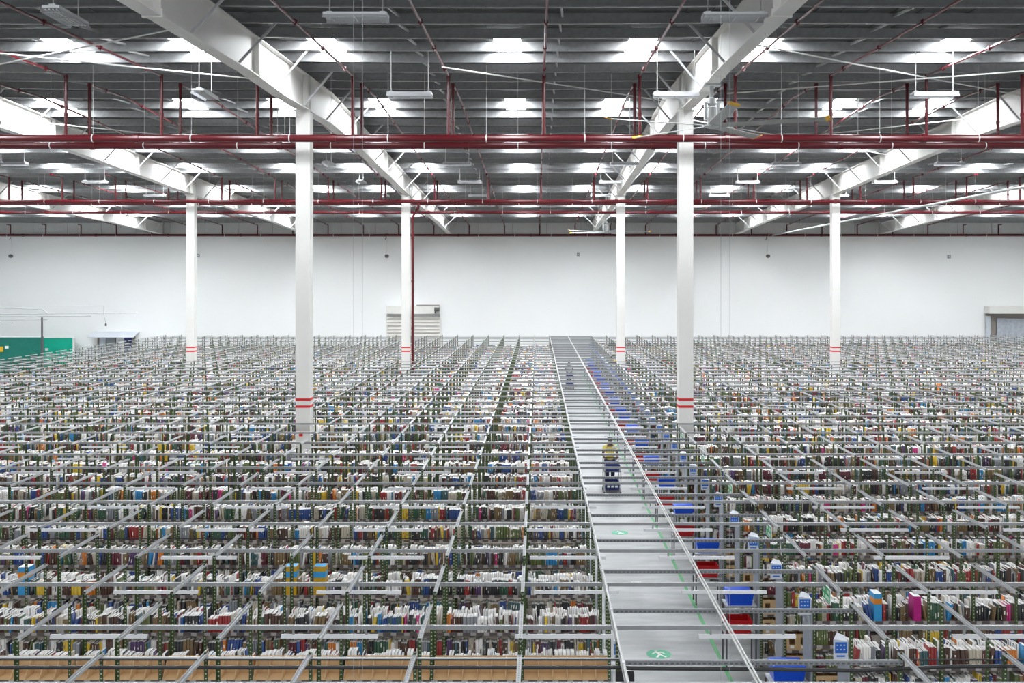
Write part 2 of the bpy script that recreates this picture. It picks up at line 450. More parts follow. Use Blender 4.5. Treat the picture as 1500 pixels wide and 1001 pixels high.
# ------------------------------------------------------------------ sprinkler pipework
PIPE_Z = 11.29
branch_x = [0.2 + 2.82*n for n in range(-15, 15)]
def pipe_run(label, y, z, r, riser_dy, y_to, x_lim, branch_r=0.032, joint=True, xs=branch_x):
    p = empty('sprinkler_pipe', (0, y, 0)); tag(p, label, 'pipe', 'red sprinkler mains')
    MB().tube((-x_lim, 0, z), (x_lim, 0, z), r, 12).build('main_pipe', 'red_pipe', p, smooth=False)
    x = -x_lim + 1.1
    ring = MB().tube((-0.015, 0, 0), (0.015, 0, 0), r+0.008, 12).mesh('pipe_clamp', 'trunk')
    rod = None
    cpl = MB().tube((-0.07, 0, 0), (0.07, 0, 0), r+0.022, 12).mesh('coupling', 'red_pipe')
    i = 0
    while x < x_lim:
        h = link('pipe_clamp', ring, p, (x, 0, z))
        MB().tube((0, 0, r), (0, 0, roof_z(y)-0.1-z), 0.007, 4).build('hanger_rod', 'trunk', h)
        if joint and i % 2 == 0: link('coupling', cpl, p, (x+1.3, 0, z))
        x += 2.9; i += 1
    if y_to is None: return p
    zt = roof_z(y) - 0.42 - z
    rise = MB().tube((0, 0, r*0.6), (0, 0, zt), 0.048, 8).tube((0, 0, zt*0.35), (0, 0, zt*0.35+0.10), 0.062, 8).tube((0, 0, zt-0.09), (0, 0, zt+0.03), 0.058, 8).mesh('riser', 'red_pipe')
    yy = [y] + ([RIDGE_Y] if min(y, y_to) < RIDGE_Y < max(y, y_to) else []) + [y_to]
    bm_ = MB()
    for a, b in zip(yy, yy[1:]):
        bm_.tube((0, a-y, roof_z(a)-0.42), (0, b-y, roof_z(b)-0.42), branch_r, 6)
    s = 1 if y_to > y else -1
    q = y + s*1.2
    while (y_to - q)*s > 0:
        bm_.tube((0, q-y, roof_z(q)-0.36), (0, q-y, roof_z(q)-0.50), 0.022, 6)
        bm_.bar((0, q-y-0.04, roof_z(q)-0.42), (0, q-y+0.04, roof_z(q)-0.42), 0.09, 0.09)
        q += s*2.9
    br = bm_.mesh('branch_pipe', 'red_pipe')
    for bx in xs:
        if abs(bx) < x_lim:
            link('riser', rise, p, (bx, 0, z)); link('branch_pipe', br, p, (bx, 0, 0))
    return p
pipe_run('thick red sprinkler main passing in front of the two nearer columns', 29.35, PIPE_Z, 0.11, 0, 12, 20)
pipe_run('thick red sprinkler main passing just behind the two nearer columns', 30.9, PIPE_Z, 0.11, 0, 50.9, 22)
pipe_run('red sprinkler main passing in front of the distant columns', 52.75, PIPE_Z, 0.10, 0, 51.5, 33)
pipe_run('red sprinkler main passing behind the distant columns', 54.1, PIPE_Z, 0.10, 0, 79.0, 34)
pipe_run('thin red sprinkler pipe between the distant columns and the far wall', 60.5, PIPE_Z-0.05, 0.085, 0, None, 38)
p = pipe_run('red sprinkler pipe fixed along the top of the far wall', 79.6, 10.72, 0.10, 0, None, 43.5)
zt = roof_z(79.6) - 10.72 - 0.42
wr = MB().tube((0, -0.05, 0.05), (0, -0.05, zt), 0.05, 6).tube((0, -0.05, zt), (0, -0.6, zt+0.02), 0.045, 6).mesh('riser', 'red_pipe')
for bx in branch_x: link('riser', wr, p, (bx, 0, 10.72))
sp_ = empty('standpipe', (-6.65, 53.15, 0)); tag(sp_, 'red vertical standpipe beside a distant white column', 'pipe')
MB().tube((0, 0, 0), (0, 0, 10.5), 0.07, 10).tube((0, 0, 10.5), (0.28, 0.2, 11.0), 0.07, 10).tube((0.28, 0.2, 11.0), (0.28, 0.2, 11.25), 0.07, 10).build('pipe', 'red_pipe', sp_)
for z in (2.2, 4.5, 7.0, 9.3):
    MB().tube((0, 0, z), (0, 0, z+0.12), 0.085, 10).build('coupling', 'red_pipe', sp_)

# ------------------------------------------------------------------ high-bay fixtures
def make_highbay():
    t = empty('highbay_light')
    MB().box(-0.6, 0.6, -0.16, 0.16, 0.04, 0.09).add([(-0.6,-0.16,0.04),(0.6,-0.16,0.04),(0.6,-0.20,-0.03),(-0.6,-0.20,-0.03)], [(0,1,2,3),(3,2,1,0)]).add([(-0.6,0.16,0.04),(0.6,0.16,0.04),(0.6,0.20,-0.03),(-0.6,0.20,-0.03)], [(0,1,2,3),(3,2,1,0)]).build('housing', 'lamp_body', t)
    for y in (-0.105, -0.035, 0.035, 0.105):
        MB().tube((-0.58, y, 0.015), (0.58, y, 0.015), 0.016, 6).build('tube', 'highbay', t)
    for x in (-0.45, 0.0, 0.45):
        MB().box(x-0.012, x+0.012, -0.19, 0.19, -0.012, -0.004).build('guard_bar', 'lamp_body', t)
    for x in (-0.5, 0.5):
        MB().box(x-0.05, x+0.05, -0.06, 0.06, 0.09, 0.13).build('bracket', 'lamp_body', t)
    return t
hb0 = make_highbay()
LINES = [(-22.4, 0), (-8.9, 1), (-3.42, 0), (3.72, 0), (10.65, 0), (17.6, 0)]
first = True
LNAME = {-22.4:'far left line', -8.9:'line turned lengthwise left of the girder', -3.42:'line left of the main aisle', 3.72:'line beside the fan girder',
         10.65:'line right of the fan girder', 17.6:'far right line'}
for lx, turned in LINES:
    idx = 0
    for i in range(7):
        y = 18.8 + 7.9*i
        if abs(lx) > 0.54*y + 0.6: continue
        idx += 1
        o = hb0 if first else copy_tree(hb0); first = False
        o.location = (lx, y, 12.05)
        o.rotation_euler = (0, 0, math.pi/2 if turned else 0)
        tag(o, 'suspended white fluorescent fixture, %s nearest in the %s' % (nth(idx), LNAME[lx]) if idx > 1 else 'suspended white fluorescent fixture, nearest one in the %s' % LNAME[lx], 'light', 'high-bay fluorescent fixtures')
        for s in (-0.5, 0.5):
            MB().tube((s, 0, 0.13), (s, 0, roof_z(y)-0.15-12.05), 0.012, 5).build('hanger', 'trunk', o)

# ------------------------------------------------------------------ ceiling fans
def make_fan():
    t = empty('ceiling_fan')
    z0 = 0.0
    MB().box(-0.22, 0.22, -0.13, 0.13, 1.02, 1.06).box(-0.19, -0.15, -0.16, 0.16, 1.04, 1.12).box(0.15, 0.19, -0.16, 0.16, 1.04, 1.12).build('clamp', 'alu', t)
    MB().bar((0, 0, 0.72), (0, 0, 1.03), 0.09, 0.09).build('down_rod', 'alu', t)
    mo = MB().lathe([(0.05, 0.72), (0.11, 0.70), (0.12, 0.56), (0.09, 0.50), (0.15, 0.46), (0.16, 0.20), (0.12, 0.12), (0.10, 0.05)], 14).build('motor', 'alu', t)
    MB().box(-0.19, -0.13, -0.07, 0.07, 0.15, 0.60).box(0.13, 0.19, -0.07, 0.07, 0.15, 0.60).build('gearbox_cover', 'lamp_body', mo)
    MB().lathe([(0.10, 0.05), (0.19, 0.03), (0.19, -0.02), (0.08, -0.07)], 14).build('hub', 'alu', t)
    bl = MB()
    prof = [(-0.13, -0.03), (-0.02, 0.0), (0.12, 0.03), (0.12, 0.042), (-0.02, 0.018), (-0.13, -0.018)]
    bl.prism(prof, (0.18, 0, 0), (2.80, 0, 0.03))
    bm_ = bl.mesh('blade', 'blade')
    tip = MB().prism([(-0.135, -0.045), (0.125, 0.025), (0.125, 0.055), (-0.135, -0.015)], (2.80, 0, 0.03), (2.92, 0, 0.06)).mesh('blade_tip', 'yellow')
    for i in range(5):
        b = link('blade', bm_, t); b.rotation_euler = (0, 0, math.radians(-90 + 72*i))
        link('blade_tip', tip, b)
    return t
fan = make_fan()
fy_ = 25.5
fz = roof_z(fy_) - 0.30 - girder_depth(fy_) - 0.03 - 1.12
fan.location = (4.47, fy_, fz); tag(fan, 'large five-blade ceiling fan with yellow tips, nearest one under the girder', 'fan', 'ceiling fans')
f2 = copy_tree(fan); f2.location = (4.47, 65.0, roof_z(65) - 0.30 - girder_depth(65) - 1.15); f2.rotation_euler = (0, 0, math.radians(14))
tag(f2, 'small distant ceiling fan near the far wall', 'fan', 'ceiling fans')

# thin bracing rods under the roof
for i, (a, b) in enumerate([((-2.6, 27.2), (4.3, 33.5)), ((6.0, 31.5), (15.9, 26.2)), ((5.0, 24.0), (15.9, 32.5)), ((-18.4, 21.5), (-7.2, 29.5)), ((-18.4, 29.5), (-7.2, 21.8)), ((5.0, 36.0), (15.9, 44.5)), ((5.0, 44.0), (15.9, 36.5)), ((-18.4, 37.0), (-7.2, 44.5))]):
    dz = 0.55 + 0.06*(i % 2)
    m2 = MB().tube((a[0], a[1], roof_z(a[1])-dz), (b[0], b[1], roof_z(b[1])-dz), 0.022, 5)
    o = m2.build('bracing_rod', 'trunk')
    tag(o, ['pale roof bracing rod slanting towards the ceiling fan', 'pale roof bracing rod right of the fan, sloping down leftwards', 'pale roof bracing rod right of the fan, sloping down rightwards',
            'pale roof bracing rod at upper left, sloping down rightwards', 'pale roof bracing rod at upper left, sloping down leftwards',
            'pale bracing rod beyond the red main on the right, falling rightwards', 'pale bracing rod beyond the red main on the right, falling leftwards', 'pale bracing rod beyond the red main on the left'][i], 'rod', 'roof bracing rods')
o = MB().tube((18.8, 38, 10.72), (18.8, WALL_Y, 10.72), 0.06, 8).build('conduit', 'alu')
tag(o, 'long grey conduit running to the far wall on the right', 'conduit')
for i, (xp, yy) in enumerate(((518, 5.0), (531, 5.0), (1056, 5.0), (1069, 5.0))):
    x = (xp - VPX)*yy/F_PX
    o = MB().tube((x, yy, 0), (x, yy, 12.5), 0.0009, 5).build('thin_vertical_line', 'wire')  # thin grey upright line close to the camera
    tag(o, 'thin vertical grey line %s' % ['left of the near left column lines, left one of its pair', 'right of the left column, right one of its pair', 'right of the right column, left one of its pair', 'right of the right column, right one of its pair'][i], 'cable', 'thin vertical lines')
bpy.data.objects['thin_vertical_line']['label'] = 'thin vertical grey line right of the left column, left one of its pair'

# ------------------------------------------------------------------ far wall fittings
def wx(px): return (px - VPX)*WALL_Y/F_PX
def wzp(py): return CAM_H - (py - VPY)*WALL_Y/F_PX
YW = WALL_Y - 0.01
d1 = empty('door_1', (0, YW, 0)); structure(d1, 'beige roller shutter door in the far wall')
x0, x1 = wx(567.5), wx(644)
MB().box(x0, x1, -0.5, 0, wzp(459.5), wzp(448)).build('shutter_box', 'shutter_box', d1)
MB().box(x0+2.4, x1, -0.52, 0, wzp(447.6), wzp(446.6)).build('top_rail', 'brown_frame', d1)
sl = MB().add([(x0,0,0.01),(x1,0,0.01),(x1,-0.06,0.14),(x0,-0.06,0.14),(x1,0,0.27),(x0,0,0.27)], [(0,1,2,3),(3,2,4,5)]).mesh('slat', 'shutter')
z = 0.0
while z + 0.28 < wzp(459.5): link('slat', sl, d1, (0, -0.08, z)); z += 0.28
for xx in (x0-0.08, x1): MB().box(xx, xx+0.08, -0.15, 0, 0, wzp(459)).build('guide_rail', 'shutter_box', d1)
mo = MB().tube((x1-0.35, -0.7, wzp(453)), (x1+0.05, -0.7, wzp(453)), 0.16, 10).tube((x1-0.3, -0.55, wzp(453)), (x1-0.3, -0.55, wzp(459)), 0.05, 6).build('motor', 'dark', d1)

d2 = empty('door_2', (0, YW, 0)); structure(d2, 'loading door with grey plastic curtain at far right')
x0, x1 = wx(1442), XMAX
MB().box(x0, x1, -0.9, 0, wzp(459), wzp(448.5)).build('canopy', 'shutter_box', d2)
MB().box(x0+0.05, x1, -0.12, 0.0, 0, wzp(459)).build('recess', 'brown_frame', d2)
MB().box(x0+0.02, x0+0.35, -0.3, -0.12, 0, wzp(463)).build('frame_post', 'sign_plate', d2)
MB().box(x0+0.42, x0+0.80, -0.25, -0.12, 0, wzp(464)).build('frame_post', 'brown_frame', d2)
cv = MB(); nx = 22
for i in range(nx):
    xa = x0+0.9+(x1-x0-0.9)*i/nx; xb = x0+0.9+(x1-x0-0.9)*(i+1)/nx
    ya = -0.22-0.05*(i % 2); yb = -0.22-0.05*((i+1) % 2)
    za = wzp(466)-0.13*i/nx
    cv.add([(xa,ya,0),(xb,yb,0),(xb,yb,za),(xa,ya,za)], [(0,1,2,3)])
cv.build('curtain', 'curtain', d2)

d3 = empty('door_3', (0, YW, 0)); structure(d3, 'small doorway under a grey canopy at far left')
x0, x1 = wx(138), wx(204)
MB().add([(x0,-1.2,wzp(492.5)),(x1,-1.2,wzp(492.5)),(x1,0,wzp(486)),(x0,0,wzp(486)),(x0,-1.2,wzp(493.8)),(x1,-1.2,wzp(493.8)),(x1,0,wzp(487.5)),(x0,0,wzp(487.5))],
         [(0,1,2,3),(4,7,6,5),(0,4,5,1),(0,3,7,4),(1,5,6,2)]).build('canopy', 'sign_plate', d3)
MB().box(x0+0.3, x1-0.3, -0.1, 0, 0, wzp(492)).build('opening', 'brown_frame', d3)
for xx, w, m_ in ((x0+0.5, 0.5, 'sign_plate'), (x0+1.1, 0.7, 'end_panel'), (x0+1.85, 0.6, 'white'), (x0+2.5, 0.6, 'navy_tote')):
    MB().box(xx, xx+w, -0.18, -0.1, 0, wzp(494)).build('door_leaf', m_, d3)

o = MB().box(-44.5, -37.7, 75.95, 76.05, 0, 2.75)
g = empty('green_screen', (0, 0, 0)); tag(g, 'dark teal screen panel by the far wall at left', 'screen', 'teal screens')
MB().box(-44.5, -37.85, 75.95, 76.05, 0.05, 2.75).build('panel', 'teal_dark', g)
MB().box(-44.5, -37.85, 75.9, 76.1, 2.75, 2.82).build('top_rail', 'white', g)
MB().box(-37.85, -37.75, 75.9, 76.1, 0, 2.82).build('post', 'dark', g)
MB().box(-41.1, -40.75, 75.92, 75.95, 1.65, 2.05).build('notice', 'yellow', g)
MB().box(-40.6, -40.35, 75.92, 75.95, 1.9, 2.1).build('notice', 'white', g)
g = empty('green_screen', (0, 0, 0)); tag(g, 'bright teal screen panel at the far wall, right of the dark one', 'screen', 'teal screens')
MB().box(-39.6, -37.0, 79.3, 79.4, 0.05, 2.5).build('panel', 'teal', g)
MB().box(-39.6, -37.0, 79.25, 79.45, 2.5, 2.56).build('top_rail', 'white', g)
MB().box(-37.0, -36.9, 79.25, 79.45, 0, 2.56).build('post', 'white', g)
MB().box(-39.2, -38.95, 79.27, 79.3, 1.5, 1.7).build('notice', 'white', g)

g = empty('light_frame', (0, 72, 0)); tag(g, 'overhead conduit frame on a dark pole near the far left screens', 'frame')
def fx(px): return (px-VPX)*72/F_PX
def fzz(py): return CAM_H-(py-VPY)*72/F_PX
MB().tube((fx(61.5), 0, 0), (fx(61.5), 0, fzz(465)), 0.07, 8).build('pole', 'dark', g)
for (a, b, pya, pyb) in ((-20, 200, 460.5, 458.5), (-20, 134, 464, 463), (-20, 70, 469, 468.5), (-20, 20, 473, 473), (-20, 62, 450.5, 453.5), (-20, 152, 449, 448)):
    MB().tube((fx(a), 0, fzz(pya)), (fx(b), 0, fzz(pyb)), 0.03 if pya > 449.5 else 0.012, 6).build('conduit', 'brace', g)
MB().tube((fx(62), 0, fzz(453.5)), (fx(71), 0, fzz(460)), 0.03, 6).build('conduit', 'brace', g)
MB().tube((fx(152), 0, fzz(448)), (fx(152), 0, fzz(460)), 0.012, 5).tube((fx(152), 0, fzz(460)), (fx(155), 0, fzz(474)), 0.012, 5).build('cable', 'dark', g)
MB().lathe([(0.03, 0), (0.09, 0.05), (0.05, 0.2)], 8, fx(155), 0, fzz(478)).build('camera_dome', 'dark', g)

for i, px in enumerate((20.5, 568, 1123)):
    c = empty('security_camera', (wx(px), WALL_Y-0.5, 0))
    tag(c, 'small security camera on a drop pole, far wall, %s' % ['left end', 'above the shutter door', 'right side'][i], 'camera', 'wall cameras')
    MB().tube((0, 0.1, 10.70), (0, 0.0, wzp(370)), 0.03, 6).build('drop_pole', 'trunk', c)
    MB().tube((0.05, 0.3, wzp(342)), (-0.15, 0.1, wzp(352)), 0.03, 6).build('cable', 'dark', c)
    MB().lathe([(0.05, -0.22), (0.16, -0.15), (0.17, 0), (0.06, 0.06)], 10, 0, 0, wzp(374)).build('camera_body', 'dark', c)
for i, (px, py) in enumerate(((290.5, 374.5), (847, 373), (1390, 376))):
    v = empty('wall_box', (wx(px), WALL_Y, wzp(py)))
    tag(v, 'small grey junction box on the white far wall, %s' % ['left of the left columns', 'near the middle', 'right side'][i], 'junction box', 'junction boxes')
    MB().box(-0.11, 0.11, -0.12, 0, -0.13, 0.13).build('cover', 'end_panel', v)
    MB().box(-0.07, 0.07, -0.135, -0.12, -0.03, 0.03).build('plate', 'sign_plate', v)

# ------------------------------------------------------------------ floor markings
MB().box(3.40, 3.47, 8, 77, 0.001, 0.004).build('green_line', 'green_line')
tag(bpy.data.objects['green_line'], 'worn green line painted along the main aisle floor', 'floor line')
def pictogram(x, y, label):
    t = empty('walkway_marking', (x, y, 0.002)); tag(t, label, 'floor marking', 'pedestrian floor markings')
    MB().lathe([(0.235, 0), (0.235, 0.002)], 28).build('disc', 'green_disc', t)
    m2 = MB()
    def poly(pts): m2.add([(a, b, 0.004) for a, b in pts], [tuple(range(len(pts)))])
    m2.lathe([(0.03, 0.003), (0.03, 0.0045)], 10, -0.045, 0.14)
    def stroke(a, b, w=0.035):
        d = Vector((b[0]-a[0], b[1]-a[1])).normalized(); n_ = Vector((-d.y, d.x))*w/2
        poly([(a[0]-n_.x, a[1]-n_.y), (b[0]-n_.x, b[1]-n_.y), (b[0]+n_.x, b[1]+n_.y), (a[0]+n_.x, a[1]+n_.y)])
    stroke((-0.03, 0.10), (0.02, -0.03), 0.06); stroke((0.02, -0.03), (0.12, -0.17), 0.04); stroke((0.01, -0.03), (-0.06, -0.18), 0.045)
    stroke((-0.03, 0.09), (-0.12, 0.02)); stroke((-0.02, 0.09), (0.06, 0.07)); stroke((0.06, 0.07), (0.11, 0.01), 0.03)
    m2.build('walking_figure', 'white', t)
pictogram(2.31, 18.9, 'green disc with a white walking figure, nearest on the aisle floor')
pictogram(2.32, 28.0, 'green disc with a white walking figure, farther along the aisle floor')
for i, (px, py) in enumerate(((932, 853.5), (890, 729), (1074, 906))):
    y = CAM_H*F_PX/(py-VPY); x = (px-VPX)*y/F_PX
    t = empty('floor_label', (x, y, 0.002)); tag(t, 'small white printed label stuck on the floor, %s' % ['mid aisle between the walking discs', 'behind the trolley pusher', 'beside the green line'][i], 'floor label', 'floor labels')
    if i == 1: t['label'] = 'small white printed label stuck on the floor, in front of the trolley'
    MB().box(-0.11, 0.11, -0.05, 0.05, 0, 0.002).build('sticker', 'white', t)
    for q in range(4): MB().box(-0.09+0.05*q, -0.06+0.05*q, -0.03, 0.03, 0.002, 0.003).build('print', 'dark' if q % 2 else 'green_line', t)

# ------------------------------------------------------------------ books
PAL = [((0.72,0.70,0.67),11,'white'), ((0.46,0.41,0.32),8,'cream'), ((0.02,0.02,0.022),17,'black'), ((0.07,0.03,0.018),11,'dark brown'),
       ((0.17,0.11,0.045),10,'tan'), ((0.28,0.02,0.02),7,'red'), ((0.11,0.01,0.025),5,'maroon'), ((0.02,0.06,0.22),6,'blue'), ((0.02,0.20,0.42),3,'light blue'),
       ((0.03,0.09,0.05),5,'dark green'), ((0.10,0.13,0.035),6,'olive green'), ((0.62,0.42,0.03),3,'yellow'), ((0.55,0.17,0.02),3,'orange'), ((0.50,0.03,0.18),1,'pink'),
       ((0.22,0.23,0.25),8,'grey'), ((0.04,0.10,0.11),4,'teal'), ((0.08,0.04,0.12),2,'purple')]
PC = [p[0] for p in PAL]; PWT = [p[1] for p in PAL]; PN = [p[2] for p in PAL]
PAGES = (0.85, 0.84, 0.815)
bulk = []      # x, y_spine, z, thick, height, depth, dir, lean, r, g, b, id
bid = [0]
# places kept free for a few oversized volumes: x from, x to, spine plane
GAPS = [(-4.20, -3.98, 16.50), (-3.72, -3.50, 16.50), (5.57, 5.70, 14.75), (4.98, 5.12, 14.75), (-8.62, -8.42, 16.50)]
def row_of_books(x0, x1, ysp, z, direction, coarse=1.0, sink=None, maxh=0.29, hlo=0.19):
    x = x0 + 0.015
    while x < x1 - 0.03:
        ci = rng.choices(range(len(PC)), PWT)[0]
        c = PC[ci]; run = rng.choice((1, 1, 1, 1, 1, 2, 2, 3, 4, 5)); h = rng.uniform(hlo, min(maxh, 0.275)); th = rng.choice((0.012, 0.015, 0.018, 0.022, 0.026, 0.030, 0.038, 0.048))*coarse
        dep = rng.uniform(0.135, 0.19) if direction > 0 else rng.uniform(0.13, 0.165)
        lean = 0.0
        if rng.random() < 0.16: lean = rng.choice((-1, 1))*rng.uniform(0.06, 0.22)
        if lean < 0: x += -lean*(h+0.01)
        if rng.random() < 0.03: x += rng.uniform(0.04, 0.12)
        for _ in range(run):
            t = th*rng.uniform(0.92, 1.08)
            if x + t + max(0, lean*h) > x1 - 0.005: return
            gp = [g for g in GAPS if abs(ysp - g[2]) < 0.25 and x + t + max(0, lean*h) > g[0] and x + min(0, lean*h) < g[1]]
            if gp: x = gp[0][1] + 0.005 + max(0, -lean*h)
            j = rng.uniform(0.88, 1.12)
            if run > 1: j = 1 + (j-1)*0.25
            bid[0] += 1
            rec = (x, ysp + direction*rng.uniform(0, 0.02), z, t, h + rng.uniform(-0.008, 0.008), dep, direction, lean, c[0]*j, c[1]*j, c[2]*j, bid[0], ci)
            (bulk if sink is None else sink).append(rec)
            x += t + 0.004
        if lean > 0: x += lean*(h+0.01)

def books_mesh(name, recs):
    A = np.array([r[:12] for r in recs], dtype=np.float64); N = len(A)
    x, y, z, t, h, d, s, ln = A[:, :8].T
    rgb = A[:, 8:11]; ids = A[:, 11]
    tx = ln*h
    yb = y + s*d
    V = np.zeros((N, 8, 3))
    V[:, 0] = np.c_[x, y, z]; V[:, 1] = np.c_[x+t, y, z]; V[:, 2] = np.c_[x+t, yb, z]; V[:, 3] = np.c_[x, yb, z]
    zt = z + h
    V[:, 4] = np.c_[x+tx, y, zt]; V[:, 5] = np.c_[x+t+tx, y, zt]; V[:, 6] = np.c_[x+t+tx, yb, zt]; V[:, 7] = np.c_[x+tx, yb, zt]
    FQ = np.array([(0,1,5,4),(1,2,6,5),(2,3,7,6),(3,0,4,7),(4,5,6,7)])
    F = (FQ[None] + 8*np.arange(N)[:, None, None])
    flip = s < 0
    F[flip] = F[flip][:, :, ::-1]
    nf = N*5
    me = bpy.data.meshes.new(name)
    me.vertices.add(N*8); me.vertices.foreach_set('co', V.ravel())
    me.loops.add(nf*4); me.polygons.add(nf)
    me.loops.foreach_set('vertex_index', F.ravel().astype(np.int32))
    me.polygons.foreach_set('loop_start', np.arange(0, nf*4, 4, dtype=np.int32))
    me.polygons.foreach_set('loop_total', np.full(nf, 4, dtype=np.int32))
    C = np.ones((N, 5, 4, 4)); C[:, :, :, :3] = rgb[:, None, None, :]
    pg = np.array(PAGES)
    pj = (0.85 + 0.15*((ids*0.618) % 1))[:, None]
    C[:, 4, :, :3] = (pg[None]*pj)[:, None, :]; C[:, 2, :, :3] = (pg[None]*pj*0.97)[:, None, :]
    UV = np.zeros((N, 5, 4, 2)); UV[:, :, :, 0] = 0.02; UV[:, :, :, 1] = -5
    q = np.array([(0.02, 0), (0.98, 0), (0.98, 1), (0.02, 1)])
    UV[:, 0] = q[None]; UV[:, 0, :, 0] += (ids % 997)[:, None]
    UV[flip, 0] = UV[flip, 0][:, ::-1]
    ca = me.color_attributes.new('cover', 'FLOAT_COLOR', 'CORNER'); ca.data.foreach_set('color', C.ravel().astype(np.float32))
    ul = me.uv_layers.new(name='spine'); ul.data.foreach_set('uv', UV.ravel().astype(np.float32))
    me.materials.append(M['book'])
    me.update(calc_edges=True)
    return me

# ------------------------------------------------------------------ racks and overhead frames
PROF_L = [(0, 0), (0.042, 0), (0.042, 0.004), (0.004, 0.004), (0.004, 0.042), (0, 0.042)]
def post_mesh(sx, sy, m, name='post'):
    pts = [(a*sx, b*sy) for a, b in PROF_L]
    if sx*sy < 0: pts = pts[::-1]
    n = len(pts)
    vs_ = [(a, b, 0) for a, b in pts] + [(a, b, POST_Z) for a, b in pts]
    fs_ = [(i, (i+1) % n, n+(i+1) % n, n+i) for i in range(n)] + [tuple(range(n, 2*n))]
    return MB().add(vs_, fs_).mesh(name, m)
POST_F, POST_B = post_mesh(1, 1, 'post'), post_mesh(1, -1, 'post')
PF = [tuple(v.co) for v in POST_F.vertices], [tuple(p.vertices) for p in POST_F.polygons]
PB = [tuple(v.co) for v in POST_B.vertices], [tuple(p.vertices) for p in POST_B.polygons]
SHELF = box_mesh('shelf', 'board', 0.004, BAY-0.004, 0.006, DEPTH-0.006, -0.03, 0.0)
SHELFN = [tuple(v.co) for v in SHELF.vertices], [tuple(p.vertices) for p in SHELF.polygons]
def shifted(mb, data, dx, dy, dz): mb.add([(a+dx, b+dy, c+dz) for a, b, c in data[0]], data[1])

CH = [(-0.032, -0.022), (0.032, -0.022), (0.032, -0.018), (0.026, -0.018), (0.026, 0.012), (0.032, 0.022), (-0.032, 0.022), (-0.026, 0.012), (-0.026, -0.018), (-0.032, -0.018)]
PROF_Y = [(-0.024, -0.012), (-0.020, -0.012), (-0.020, -0.008), (0.020, -0.008), (0.020, -0.012), (0.024, -0.012), (0.024, 0.022), (0.020, 0.022), (0.020, -0.004), (-0.020, -0.004), (-0.020, 0.022), (-0.024, 0.022)]
YBEAM = MB().prism(PROF_Y, (0, 0, 0), (0, PITCH-DEPTH+0.06, 0)).mesh('cross_beam', 'slot_y')
YBD = [tuple(v.co) for v in YBEAM.vertices], [tuple(p.vertices) for p in YBEAM.polygons]
PROF_X = [(-0.02, -0.026), (-0.014, -0.026), (-0.014, 0.02), (0.014, 0.02), (0.014, -0.026), (0.02, -0.026), (0.02, 0.026), (-0.02, 0.026)]

